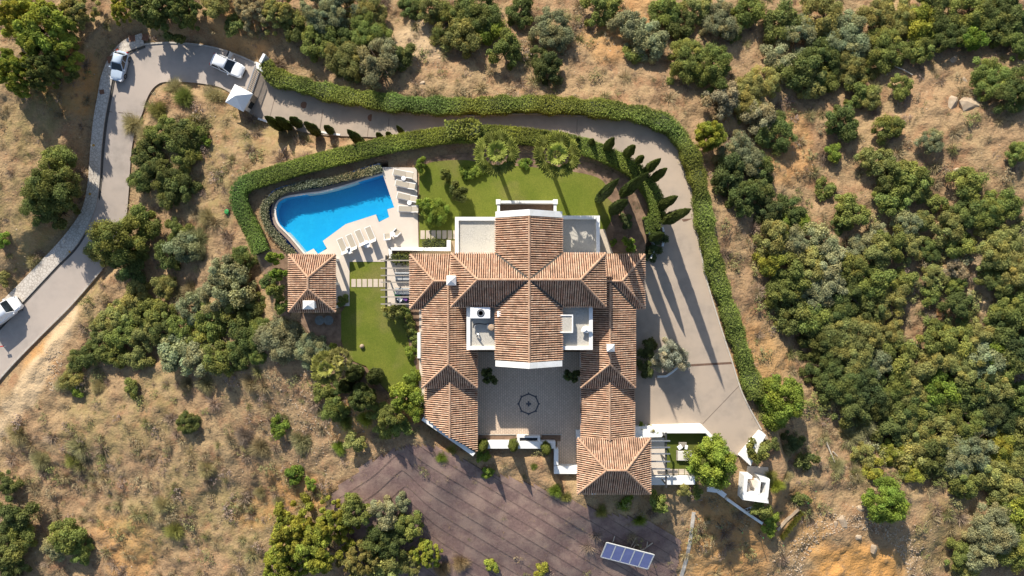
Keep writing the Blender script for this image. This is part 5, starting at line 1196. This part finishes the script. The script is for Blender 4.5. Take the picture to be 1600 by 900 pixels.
CROWNS = {'S': [clump_crown('crown', 20 + i, 14, 230, .115, .8, (.28, .44)) for i in range(4)],
          'M': [clump_crown('crown', 40 + i, 30, 330, .062, .75, (.18, .36), rag=.38) for i in range(5)],
          'L': [clump_crown('crown', 60 + i, 66, 400, .037, .62, (.12, .26), rag=.42) for i in range(5)],
          'N': [clump_crown('crown', 80 + i, 80, 300, .036, .55, (.09, .17), 'needle', rag=.45) for i in range(3)],
          'R': [clump_crown('crown', 90 + i, 80, 330, .040, .72, (.15, .24), rag=.1, lob=.25) for i in range(3)],
          'W': [wisp_crown('crown', 100 + i, 1900, .010, .95) for i in range(3)],
          'D': [wisp_crown('crown', 120 + i, 700, .017, .98) for i in range(3)]}
def trunk_mesh(seed, limbs=6):
    r = np.random.default_rng(seed); m = MB(); m.tube((0, 0, -.25), (.03, .02, .35), .075, .055, 8, False)
    for i in range(limbs):
        a = 6.283 * i / limbs + r.random(); k = r.uniform(.4, .75); z = r.uniform(.5, .72)
        mid = Vector((k * .45 * math.cos(a), k * .45 * math.sin(a), .32 + .4 * (z - .3))); m.tube((.02, .01, .22), mid, .042, .028, 6, False); m.tube(mid, (k * math.cos(a), k * math.sin(a), z), .028, .010, 5, False)
    return m.mesh('trunk', BARK)
TRUNKS = [trunk_mesh(i) for i in range(3)]
COL = {'dark': (0.15, 0.175, 0.05), 'mid': (0.215, 0.24, 0.06), 'olive': (0.285, 0.275, 0.085), 'grey': (0.29, 0.295, 0.15), 'bright': (0.20, 0.265, 0.042), 'yellow': (0.30, 0.31, 0.05), 'pine': (0.275, 0.29, 0.046), 'dry': (0.36, 0.285, 0.165), 'silver': (0.42, 0.43, 0.3), 'broom': (0.35, 0.32, 0.17), 'rust': (0.5, 0.28, 0.12), 'deep': (0.1, 0.125, 0.042), 'purple': (0.33, 0.25, 0.205)}
CNAME = {'dark': 'dark green', 'mid': 'mid green', 'olive': 'olive green', 'grey': 'grey green', 'bright': 'bright green', 'yellow': 'yellow green', 'pine': 'warm green', 'dry': 'dry brown', 'silver': 'silvery', 'broom': 'dusty green', 'rust': 'rust coloured', 'deep': 'very dark green', 'purple': 'purple brown'}
pending = {}
def zone_name(px, py):
    if px < 150 and py < 480: return 'left of the road'
    if px < 350 and py < 160: return 'by the road bend'
    if px < 480 and py < 90: return 'above the entrance gate'
    if px < 430 and py < 330: return 'between road and pool hedge'
    if px < 430 and py < 430: return 'on the slope level with the pool'
    if px < 430 and py < 530: return 'on the slope left of the pavilion'
    if px < 430 and py < 625: return 'on the slope below the pavilion'
    if px < 520: return 'on the dry lower left slope'
    if py < 150 and px < 670: return 'on the slope just past the gate'
    if py < 150 and px < 910: return 'on the slope above the palms'
    if py < 150 and px < 1180: return 'on the slope above the drive corner'
    if px >= 1100:
        side = 'near' if px < 1360 else 'far'
        for lim, w in ((100, 'at the top'), (200, 'level with the upper hedge'), (330, 'level with the palms'), (410, 'level with the pool'), (480, 'level with the chimneys'), (550, 'level with the roof hatch'), (630, 'level with the courtyard'), (700, 'level with the courtyard wall')):
            if py < lim: return f'{side} right wood {w}'
        return f'{side} side of lower right slope'
    if py > 690: return 'on the slope below the villa'
    if px < 660: return 'in the west garden' if py > 400 else 'beside the pool deck'
    return 'in the garden round the villa'
def put(px, py, r, kind='mid', shape=None, h=None, label=None, tree=None, dz=0.0):
    """crown seen at px,py with radius r (photo pixels)"""
    rm = r * 86 / FPX
    if shape is None: shape = 'S' if rm < 1.5 else ('M' if rm < 2.9 else 'L')
    if tree is None: tree = rm > 1.9 and shape in 'MLNR'
    if h is None: h = (1.0 if tree else .85) * rm if shape != 'W' else .62 * rm
    g = G(px, py, h * .55)
    rm *= .90 * (CAMZ - g.z - h * .5) / 86.0
    nm = {'N': 'pine_tree', 'W': 'broom_shrub', 'D': 'scrub_bush'}.get(shape, 'tree' if tree else 'bush'); cat = {'pine_tree': 'pine tree', 'broom_shrub': 'shrub', 'scrub_bush': 'shrub'}.get(nm, nm)
    auto = label is None
    if auto: label = 'x'
    c = COL[kind]; j = random.uniform(.95, 1.3); col = (c[0] * j * random.uniform(.92, 1.08), c[1] * j, c[2] * j, 1)
    me = random.choice(CROWNS[shape]); sc_ = (rm * random.uniform(.92, 1.08), rm * random.uniform(.92, 1.08), h * .95)
    grp = {'pine_tree': 'pine trees on the hillside', 'tree': 'broadleaf trees on the hillside', 'bush': 'evergreen bushes on the hillside'}.get(nm, 'dry shrubs on the hillside')
    if tree:
        t = thing(nm, g + Vector((0, 0, dz)), label, cat, grp, random.random() * 6.28); t.scale = sc_
        o = link('crown', me, t); o.color = col; link('trunk', random.choice(TRUNKS), t)
    else:
        o = link(nm, me, None, g + Vector((0, 0, dz - .05))); o.rotation_euler.z = random.random() * 6.28; o.scale = sc_; o.color = col; tag(o, label, cat, grp)
    if auto: pending.setdefault((f'{CNAME[kind]} {cat}', zone_name(px, py)), []).append((px, py, t if tree else o))
    return o

for a in TREES: put(*a[:4], **(a[4] if len(a) > 4 else {}))
for (what, where), lst in pending.items():
    lst.sort(key=lambda q: q[0])
    for i, (px, py, o) in enumerate(lst):
        o['label'] = f'{what} {where}' if len(lst) == 1 else f'{ORD[i]} {what} from the left, {where}'
# trailing rosemary mound by the pavilion
for px, py, r, k, h, lab in [(440, 528, 52, 'grey', 2.3, 'broad rounded grey green shrub mound below the pavilion'), (488, 548, 34, 'grey', 1.8, 'smaller grey green trailing shrub at the right end of the mound'), (408, 522, 30, 'mid', 1.8, 'fresh green shrub at the left end of the mound'), (402, 556, 18, 'mid', 1.2, 'low green shrub trailing downhill from the mound')]:
    put(px, py, r, k, 'R', h, tree=False, label=lab)
# cypresses: slim tapering columns
def cypress_mesh(seed, n=1500):
    r = np.random.default_rng(seed); z = r.random(n) ** .85; prof = np.interp(z, [0, .08, .3, .6, .85, 1], [.5, .85, 1, .8, .45, .04])
    a = r.random(n) * 6.283; rad = prof * (.82 + .22 * r.random(n)) * (1 + .08 * np.sin(4 * a + 9 * z))
    pos = np.stack([rad * np.cos(a), rad * np.sin(a), z], 1); nr = np.stack([np.cos(a), np.sin(a), .5 + 0 * a], 1) + r.normal(size=(n, 3)) * .45
    v = r.uniform(.65, 1.3, (n, 1)); s = .16 + 0 * z
    nr /= np.linalg.norm(nr, axis=1, keepdims=True); up = np.array([0, 0, 1.0]); t = up - nr * (nr @ up)[:, None]; t /= np.linalg.norm(t, axis=1, keepdims=True); b = np.cross(nr, t)
    V = np.stack([pos - t * .045, pos - b * .13, pos + t * .07, pos + b * .13], 1).reshape(-1, 3)
    k = 10; cv = []; cf = []
    for j, (zz, rr) in enumerate(((0.0, .35), (.1, .72), (.3, .85), (.6, .66), (.85, .34), (.97, .03))):
        cv += [(rr * math.cos(6.283 * q / k), rr * math.sin(6.283 * q / k), zz) for q in range(k)]
        if j: cf += [((j - 1) * k + q, (j - 1) * k + (q + 1) % k, j * k + (q + 1) % k, j * k + q) for q in range(k)]
    F = np.vstack([np.arange(4 * n).reshape(n, 4), np.array(cf) + 4 * n]); V = np.vstack([V, np.array(cv)])
    me = raw_mesh('foliage', V, F, FOLIAGE); set_col(me, 'tint', np.vstack([np.repeat(np.hstack([v, v, v * .9]), 4, 0), np.full((len(cv), 3), .55)])); return me
CYP = [cypress_mesh(i) for i in range(4)]
cyp_trunk = MB().tube((0, 0, -.1), (0, 0, .12), .16, .13, 8).mesh('trunk', BARK)
def cypress(px, py, h, r, label, group, col=(.048, .075, .020), z=None):
    """px,py is the foot"""
    if z is None: g = G(px, py)
    else: g = P(px, py, z)
    t = thing('cypress', g, label, 'cypress', group, random.random() * 6); t.scale = (r, r, h)
    o = link('foliage', random.choice(CYP), t); j = random.uniform(.9, 1.15); o.color = (col[0] * j, col[1] * j, col[2] * j, 1); link('trunk', cyp_trunk, t)
def tip_h(px, py, tx, ty, z):
    return (CAMZ - z) * (1 - math.hypot(px - 800, py - 450) / math.hypot(tx - 800, ty - 450))
for i, (px, py, tx, ty, r) in enumerate([(440, 200, 413, 168, .6), (453, 199, 428, 174, .6), (468, 195, 450, 179, .6), (497, 208, 472, 183, .6), (518, 206, 505, 193, .5), (567, 226, 540, 192, .6), (595, 215, 587, 206, .4), (610, 214, 600, 207, .4), (632, 213, 617, 191, .38)]):
    g = G(px, py); cypress(px, py, tip_h(px, py, tx, ty, g.z) * .78, r, f'{ORD[i]} cypress past the gate in the row below the driveway', 'cypresses below the driveway', (.085, .12, .034))
for i, (px, py, tx, ty, r) in enumerate([(850, 213, 852, 206, .4), (900, 222, 902, 215, .4), (922, 226, 928, 219, .45), (947, 233, 960, 217, .55), (978, 243, 994, 230, .58), (996, 253, 1006, 245, .45), (1010, 267, 1033, 250, .52), (1020, 280, 1044, 267, .52), (1031, 322, 1057, 306, .6), (1038, 345, 1075, 321, .66)]):
    cypress(px, py, tip_h(px, py, tx, ty, -.3), r, f'{ORD[i]} cypress from the palms along the driveway side of the hedge', 'cypresses along the drive hedge', (.135, .165, .045), z=-.3)
for i, (px, py, tx, ty, r) in enumerate([(934, 313, 970, 286, .58), (972, 304, 1011, 271, .6), (957, 330, 980, 315, .7), (1018, 372, 1036, 366, .55)]):
    cypress(px, py, tip_h(px, py, tx, ty, 0), r, f'{["tall slim cypress at the right edge of the upper lawn", "tallest cypress leaning over the planting right of lawn", "broad dark cypress between lawn and timber path", "cypress in dark planting beside the driveway bend", "cypress standing in the hedge beside the rock bed"][i]}', 'garden cypresses', (.085, .12, .034), z=0)
for i, (px, py, h) in enumerate([(756, 691, 4.0), (802, 691, 4.0), (852, 694, 4.4)]):
    cypress(px, py, h, .6, f'{["left", "middle", "right"][i]} cypress of three along the white courtyard wall', 'courtyard wall cypresses', (.15, .175, .04), z=-.2)
for i, (px, py, h, r) in enumerate([(560, 580, 4.6, .95), (590, 585, 4.2, .95), (578, 618, 3.6, .9), (545, 600, 3.2, .9)]):
    cypress(px, py, h, r, ['bushy upright conifer behind the white garden bench table', 'bushy conifer leaning toward the west lawn', 'dark conifer under the bright corner tree', 'conifer at the palm side of the bench table'][i], 'bushy conifers in the west garden', (.12, .14, .045), z=0)
# fan palms
def palm(px, py, h, rad, nf, label, col, zg=0.05, tr=.2):
    g = P(px, py, zg + h); g.z = zg
    t = thing('fan_palm', g, label, 'palm tree', 'fan palms')
    m = MB(); rings = []
    for i in range(9): f = i / 8; rings.append([(.08 * math.sin(f * 3) + (tr * (1.25 - .5 * f + .06 * (i % 2))) * math.cos(6.283 * q / 10), (tr * (1.25 - .5 * f + .06 * (i % 2))) * math.sin(6.283 * q / 10), h * f) for q in range(10)])
    m.loft(rings).build('trunk', PALMBARK, t, True)
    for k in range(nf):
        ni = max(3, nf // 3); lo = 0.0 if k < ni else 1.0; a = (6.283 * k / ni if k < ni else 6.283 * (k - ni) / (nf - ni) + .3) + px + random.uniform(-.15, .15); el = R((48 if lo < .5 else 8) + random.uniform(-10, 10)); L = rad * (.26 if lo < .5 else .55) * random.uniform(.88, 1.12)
        d = Vector((math.cos(a) * math.cos(el), math.sin(a) * math.cos(el), math.sin(el))); base = Vector((.05, 0, h)); tip = base + d * L
        s = Vector((-math.sin(a), math.cos(a), 0)); n = s.cross(d) * -1
        if n.z < 0: n = -n
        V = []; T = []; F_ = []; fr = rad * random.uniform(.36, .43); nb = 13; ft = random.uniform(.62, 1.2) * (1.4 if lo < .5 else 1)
        w = .035; V += [base - s * w, base + s * w, tip + s * w * .6, tip - s * w * .6]; F_.append((0, 1, 2, 3)); T += [1.1] * 4
        for q in range(nb):
            an = R(-105 + 210 * q / (nb - 1)); dd = d * math.cos(an) + s * math.sin(an); droop = -.25 * fr * (.3 + abs(math.sin(an)) + lo)
            p1 = tip + dd * fr * .6 + n * .06 * fr; p2 = tip + dd * fr * (1.05 if q % 2 else .92) + Vector((0, 0, droop)); ss = (s * math.cos(an) - d * math.sin(an)) * fr * .20
            b0 = len(V); V += [tip - ss * .12, tip + ss * .12, p1 + ss + n * (.04 * (q % 2)), p2, p1 - ss]; F_.append((b0, b0 + 1, b0 + 2, b0 + 3, b0 + 4)); T += [ft * random.uniform(.85, 1.12)] * 5
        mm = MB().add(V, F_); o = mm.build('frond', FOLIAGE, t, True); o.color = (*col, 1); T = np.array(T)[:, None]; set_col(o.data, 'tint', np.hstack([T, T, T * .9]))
palm(776, 240, 8.6, 2.7, 18, 'left fan palm of two standing over the upper lawn', (.27, .30, .075)); palm(869, 241, 8.8, 2.8, 17, 'right fan palm of two standing over the upper lawn', (.30, .325, .08))
palm(510, 574, 4.2, 2.1, 14, 'low fan palm at the bottom of the west garden', (.30, .30, .085), 0, .14); palm(529, 562, 4.4, 1.7, 11, 'pale yellow fan palm next to the white planter', (.42, .39, .14), 0, .12)

# hedges
def hedge(px_pts, width, height, label, col, z_off=0.0, leaf=.17, dens=85, seed=0, wild=.0, zfix=None):
    S = [ (G(x, y, height * .8) if zfix is None else P(x, y, zfix + height)) for x, y in spline(px_pts, 5)]
    if zfix is not None:
        for p in S: p.z = zfix
    # heights smoothed so the clipped top runs evenly
    zs = np.array([p.z for p in S]); zs = np.convolve(np.pad(zs, 6, 'edge'), np.ones(13) / 13, 'valid')
    r = np.random.default_rng(seed); n = len(S); L = 0; rings = []; pos, nr = [], []
    for i in range(n):
        d = S[min(i + 1, n - 1)] - S[max(i - 1, 0)]; d.z = 0; d.normalize(); s = np.array((-d.y, d.x, 0)); c = np.array((S[i].x, S[i].y, zs[i] + z_off))
        wl = width / 2 * (1 + wild * math.sin(i * .9 + seed) * .5 + wild * math.sin(i * .37) * .5); hl = height * (1 + wild * .5 * math.sin(i * .6 + 1))
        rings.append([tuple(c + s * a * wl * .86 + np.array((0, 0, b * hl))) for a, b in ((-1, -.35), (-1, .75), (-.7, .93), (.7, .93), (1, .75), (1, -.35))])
        seg = (S[min(i + 1, n - 1)] - S[i]).length; per = width + 1.6 * height; k = int(seg * per * dens) + 1
        u = r.random(k) * per; dd = np.array(d[:])
        a = np.where(u < .8 * height, -1, np.where(u > per - .8 * height, 1, -1 + 2 * (u - .8 * height) / width)); top = (u >= .8 * height) & (u <= per - .8 * height)
        b = np.where(top, 1 - .12 * np.abs(a) ** 4, np.where(u < .8 * height, .2 + u / height, .2 + (per - u) / height))
        q = c + s * (a * wl)[:, None] * (1 + .05 * r.normal(size=(k, 1))) + np.array((0, 0, 1)) * (b * hl)[:, None] + dd * (r.random((k, 1)) * seg) + r.normal(size=(k, 3)) * (.06 + wild * .12)
        pos.append(q); nr.append(np.where(top[:, None], (0, 0, 1), s * a[:, None]) + r.normal(size=(k, 3)) * .55)
    pos, nr = np.vstack(pos), np.vstack(nr); v = r.uniform(.65, 1.35, (len(pos), 1)) * (1 + .34 * vnoise(pos[:, 0], pos[:, 1], .55, seed))[:, None]; hu = .22 * vnoise(pos[:, 0], pos[:, 1], .22, seed + 5)[:, None]
    base = np.array(S[0][:]); 
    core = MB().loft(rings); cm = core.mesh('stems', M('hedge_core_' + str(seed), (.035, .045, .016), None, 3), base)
    t = thing('hedge', tuple(base), label, 'hedge'); link('stems', cm, t)
    o = link('foliage', leaves_mesh('foliage', pos - base, nr, leaf, np.hstack([v * (1 + hu), v, v * (1 - hu)])), t); o.color = (*col, 1)
hedge([(406, 394), (393, 362), (378, 332), (371, 310), (374, 294), (390, 283), (425, 272), (490, 253), (560, 236), (620, 222), (700, 210), (770, 208), (840, 214), (900, 224), (950, 242), (988, 262), (1010, 286), (1027, 316), (1024, 345), (1008, 352)], 1.75, 1.1, 'clipped green hedge curving round pool and upper lawn', (.225, .285, .058), 0, .095, 250, 1, zfix=0)
hedge([(700, 205), (720, 200), (750, 201)], 1.6, 2.0, 'overgrown taller hedge bulge above the left palm', (.18, .22, .05), 0, .17, 90, 2, .5, zfix=0)
hedge([(414, 100), (428, 118), (465, 130), (510, 143), (580, 156), (660, 164), (740, 165), (830, 162), (915, 167), (985, 175), (1035, 190), (1064, 215), (1084, 256), (1096, 305), (1104, 360), (1118, 420), (1137, 480), (1156, 540), (1172, 590), (1182, 622)], 1.75, 1.7, 'long leafy hedge following the outer side of the driveway', (.245, .285, .062), 0, .11, 200, 3, .24)
hedge([(596, 261), (575, 267), (540, 276), (505, 284), (470, 290), (443, 297), (425, 308), (413, 323), (413, 340), (421, 357), (440, 379), (458, 398)], .8, .5, 'low clipped grey lavender hedge round the infinity edge', (.31, .30, .18), 0, .10, 130, 4, .12, zfix=0)
hedge([(660, 381), (680, 381), (697, 381)], .8, .55, 'mixed low planting inside the white deck planter', (.14, .15, .04), 0, .14, 80, 5, .5, zfix=0)
hedge([(612, 404), (625, 404), (639, 404)], .8, .8, 'yellow green planting at the top of the pergola', (.17, .19, .04), 0, .14, 80, 6, .5, zfix=0)
# low planting in the border above the upper lawn
def scatter_plants(name, n, region, r0, r1, col, label, cat, kind='stuff', shape='D', seed=0):
    """uncountable ground cover joined into one object"""
    r = np.random.default_rng(seed); src = CROWNS[shape]; tmpl = []
    for me in src:
        c = np.empty(len(me.vertices) * 3, np.float32); me.vertices.foreach_get('co', c); c = c.reshape(-1, 4, 3)
        t = np.empty(len(me.vertices) * 4, np.float32); me.color_attributes['tint'].data.foreach_get('color', t); tmpl.append((c, t.reshape(-1, 4, 4)[:, :, :3]))
    VV, TT = [], []
    pts = region(n, r)
    for (x, y, z, scl, cc, m) in pts:
        c, t = tmpl[r.integers(len(tmpl))]; k = r.integers(0, len(c), m)
        a = r.random() * 6.283; ca, sa = math.cos(a), math.sin(a); q = c[k] * scl
        VV.append((np.stack([q[..., 0] * ca - q[..., 1] * sa + x, q[..., 0] * sa + q[..., 1] * ca + y, q[..., 2] + z], -1)).reshape(-1, 3)); TT.append((t[k] * np.array(cc)).reshape(-1, 3))
    V = np.vstack(VV); me = raw_mesh(name, V, np.arange(len(V)).reshape(-1, 4), GRASSM); set_col(me, 'tint', np.vstack(TT))
    return tag(link(name, me), label, cat, kind=kind)
HOUSE_EXCL = [PLATEAU, SEPLAT]
def free(x, y):
    if flat_at(x, y) > .5: return False
    return True
MATN = np.array(MATW)
def dens_scrub(px, py):
    if py > 600 and px < 520: return 1.0
    if 300 < px < 560 and 170 < py < 380: return .8
    if px < 150: return .45
    if py < 160: return .5
    if px > 1150 and py < 330: return .55
    if px > 1180 and py > 640: return .6
    if px > 1130: return .8
    return .5
def near_track(px, py):
    return px < 130 and 480 < py < 720 and abs((px - 105) * .81 + (py - 495) * .586) < 30
def scrub_region(n, r):
    out = []
    while len(out) < n:
        px, py = r.uniform(-60, 1660), r.uniform(-50, 950)
        if r.random() > dens_scrub(px, py): continue
        g = G(px, py)
        if not free(g.x, g.y): continue
        if in_poly(np.array([g.x]), np.array([g.y]), MATW)[0] and r.random() < .75: continue
        if 1230 < px < 1430 and py > 820: continue
        if near_track(px, py): continue
        v = .5 + .5 * vnoise(np.array([g.x]), np.array([g.y]), .14, 31)[0]
        if r.random() > .25 + v: continue
        s = r.uniform(.28, .5) if r.random() < .6 else r.uniform(.5, 1.25)
        cc = [(.29, .22, .17), (.32, .26, .16), (.26, .235, .115), (.21, .21, .08), (.36, .285, .16), (.26, .19, .15)][r.choice(6, p=[.25, .2, .18, .1, .15, .12])]
        out.append((g.x, g.y, g.z - .05, (s * 1.1, s * 1.1, s * .8), np.array(cc) * r.uniform(.8, 1.15), int(70 + 140 * s)))
    return out
scatter_plants('dry_scrub', 2200, scrub_region, 0, 0, None, 'low dry brown and grey scrub covering the open hillside', 'scrub', seed=5)
def cushion_region(n, r):
    out = []
    for (x, y, z, s, cc, m) in scrub_region(n, r):
        k = r.uniform(.25, .75) if r.random() < .8 else r.uniform(.7, 1.1)
        c = np.array([(.26, .205, .115), (.225, .21, .085), (.27, .195, .15), (.19, .195, .065), (.30, .225, .13)][r.choice(5, p=[.25, .25, .25, .1, .15])])
        out.append((x, y, z - .03, (k, k, k * .7), c * r.uniform(.8, 1.15), int(60 + 150 * k)))
    return out
scatter_plants('low_scrub', 1350, cushion_region, 0, 0, None, 'low rounded grey green and brown cushion scrub on the hillside', 'scrub', shape='S', seed=15)
def thicket_region(n, r):
    out = []
    while len(out) < n:
        px, py = r.uniform(1180, 1640), r.uniform(330, 760)
        if px < 1250 and py > 540: continue
        if px < 1330 and py > 650: continue
        if not off_track(px, py, 10): continue
        g = G(px, py)
        if not free(g.x, g.y) or vnoise(np.array([g.x]), np.array([g.y]), .17, 44)[0] < -.25 - (py - 330) / 900: continue
        k = r.uniform(.45, 1.15); c = np.array([(.20, .215, .062), (.25, .24, .085), (.165, .185, .055), (.25, .25, .13)][r.choice(4, p=[.35, .3, .2, .15])])
        out.append((g.x, g.y, g.z - .05, (k, k, k * .9), c * r.uniform(.85, 1.2), int(90 + 210 * k)))
    return out
scatter_plants('thicket_undergrowth', 260, thicket_region, 0, 0, None, 'green undergrowth filling the thicket right of the villa', 'undergrowth', shape='S', seed=25)
def grass_region(n, r):
    out = []
    while len(out) < n:
        px, py = r.uniform(-60, 1660), r.uniform(-50, 950); g = G(px, py)
        if not free(g.x, g.y): continue
        inm = in_poly(np.array([g.x]), np.array([g.y]), MATW)[0]
        if inm and r.random() < .3: continue
        if 1250 < px < 1410 and py > 835: continue
        if near_track(px, py) and r.random() < .85: continue
        s = r.uniform(.12, .30); c = np.array([(.34, .25, .14), (.30, .21, .11), (.38, .30, .175), (.23, .205, .085), (.22, .155, .10)][r.choice(5, p=[.3, .25, .2, .12, .13])])
        out.append((g.x, g.y, g.z - .02 + (.1 if inm else 0), (s * 1.3, s * 1.3, s), c * r.uniform(.8, 1.2), r.integers(8, 16)))
    return out
scatter_plants('dry_grass', 8000, grass_region, 0, 0, None, 'dry straw coloured grass tufts over the open slopes', 'grass', seed=6)
def bed_region(n, r):
    out = []; B = [(654, 252), (690, 243), (740, 238), (800, 240), (870, 244), (930, 256), (985, 282), (1006, 312), (1006, 332), (985, 330), (965, 300), (935, 276), (900, 267), (850, 260), (790, 255), (740, 249), (700, 247), (672, 252)]
    Bw = [P(*p)[:2] for p in B]
    while len(out) < n:
        x, y = r.uniform(-11, 16), r.uniform(7, 17)
        if not in_poly(np.array([x]), np.array([y]), Bw)[0]: continue
        s = r.uniform(.14, .34); c = [(.12, .13, .04), (.20, .17, .10), (.16, .10, .07), (.17, .18, .10)][r.integers(4)]
        out.append((x, y, .02, (s, s, s), np.array(c) * r.uniform(.7, 1.2), int(60 * s + 14)))
    return out
scatter_plants('border_plants', 150, bed_region, 0, 0, None, 'low mixed border planting between hedge and upper lawn', 'planting', seed=7)
for i in range(9):
    t_ = i / 8; g = G(1222 + 28 * t_, 838 - 36 * t_); o = link('grass_clump', CROWNS['W'][i % 3], None, g); o.scale = (.42, .42, .75); o.color = (.20, .20, .035, 1); o.rotation_euler.z = i
    tag(o, f'{ORD[i]} yellow grass clump from the lower end of the stone edging row', 'grass clump', 'yellow grasses along the stone edging')

# ------------------------------------------------------------------ stones
def rock(seed, n=26):
    r = np.random.default_rng(seed); bm = bmesh.new()
    for k in range(n): d = r.normal(size=3); d /= np.linalg.norm(d); bm.verts.new(d * r.uniform(.75, 1.1) * (1, .75, .55))
    bmesh.ops.convex_hull(bm, input=bm.verts); bmesh.ops.delete(bm, geom=[v for v in bm.verts if not v.link_faces], context='VERTS')
    bmesh.ops.triangulate(bm, faces=bm.faces); me = bpy.data.meshes.new('rock'); bm.to_mesh(me); bm.free(); me.materials.append(STONE); return me
ROCKS = [rock(i) for i in range(5)]
BIG = [(1515, 163, 1.7, 'big tan boulder with dark hollow on the upper right slope'), (1488, 160, 1.1, 'flat tan boulder left of the big hollow boulder'), (1500, 270, 1.1, 'pale boulder above the bushes at right'), (1490, 93, .7, 'small pale boulder below the dense upper right wood'),
       (1318, 815, .9, 'pale slab stone above the orange earth, left'), (1345, 794, .7, 'small white stone near the spreading tree'), (1365, 857, .75, 'light angular stone on the right edge of the rubble'), (1340, 839, .6, 'small pale stone among the rubble, upper'), (1308, 652, .45, 'little white stone on the slope below the ravine wood'), (1508, 125, .5, 'small stone on bare ground under upper right bushes'),
       (660, 130, .5, 'small stone on the path gap above the hedge'), (1306, 818, .5, 'narrow pale stone beside the slab stone')]
for i, (px, py, s, lab) in enumerate(BIG):
    o = link('boulder', ROCKS[i % 5], None, G(px, py)); o.scale = (s, s * .8, s * .6); o.rotation_euler = (0, 0, i * 1.3); tag(o, lab, 'boulder', 'boulders on the slopes')
r = np.random.default_rng(77); V, F_ = [], []
src = []
for me in ROCKS:
    c = np.empty(len(me.vertices) * 3, np.float32); me.vertices.foreach_get('co', c); f = np.empty(len(me.polygons) * 3, np.int32); me.polygons.foreach_get('vertices', f); src.append((c.reshape(-1, 3), f.reshape(-1, 3)))
cnt = 0; kk = 0
def add_stone(px, py, s):
    global cnt
    g = G(px, py)
    if not free(g.x, g.y): return
    c, f = src[r.integers(5)]; a = r.random() * 6.28; q = c * s * r.uniform(.7, 1.3, 3)
    V.append(np.stack([q[:, 0] * math.cos(a) - q[:, 1] * math.sin(a) + g.x, q[:, 0] * math.sin(a) + q[:, 1] * math.cos(a) + g.y, q[:, 2] + g.z], 1)); F_.append(f + cnt); cnt += len(c)
for k in range(900):
    a = r.random() * 6.283; rad = 1 + .28 * abs(r.normal()); add_stone(1335 + 82 * rad * math.cos(a), 905 - 78 * rad * abs(math.sin(a)), r.uniform(.05, .17))
for k in range(3200):
    px, py = r.uniform(0, 1600), r.uniform(0, 900)
    if vnoise(np.array([px]), np.array([py]), .012, 8)[0] > -.1 and not in_poly(np.array([px]), np.array([py]), MATP)[0]: add_stone(px, py, r.uniform(.04, .13))
for k in range(500): add_stone(r.normal(505, 45), r.normal(640, 40), r.uniform(.06, .16))
for k in range(160): add_stone(r.normal(85, 6) - 0, r.uniform(545, 610), r.uniform(.06, .16)); add_stone(r.uniform(640, 690), r.uniform(20, 110), r.uniform(.05, .13))
me = raw_mesh('rubble', np.vstack(V), np.vstack(F_), STONE); tag(link('rubble', me), 'loose tan stones strewn over the slopes', 'rubble', kind='stuff')
# fallen dead branch, upper right
branchy([[(1345, 118), (1362, 108), (1378, 104), (1395, 104), (1410, 110), (1424, 118)], [(1385, 104), (1382, 99)], [(1398, 104), (1395, 97), (1398, 91)], [(1386, 104), (1384, 118)]], .09, 'dead_branch', DEADW, 'bleached fallen branch below the upper right wood', 'dead branch')
branchy([[(1290, 690), (1297, 708), (1303, 722)], [(1300, 705), (1307, 712)]], .09, 'dead_branch', DEADW, 'fallen dead wood on the slope right of the kiosk', 'dead branch')
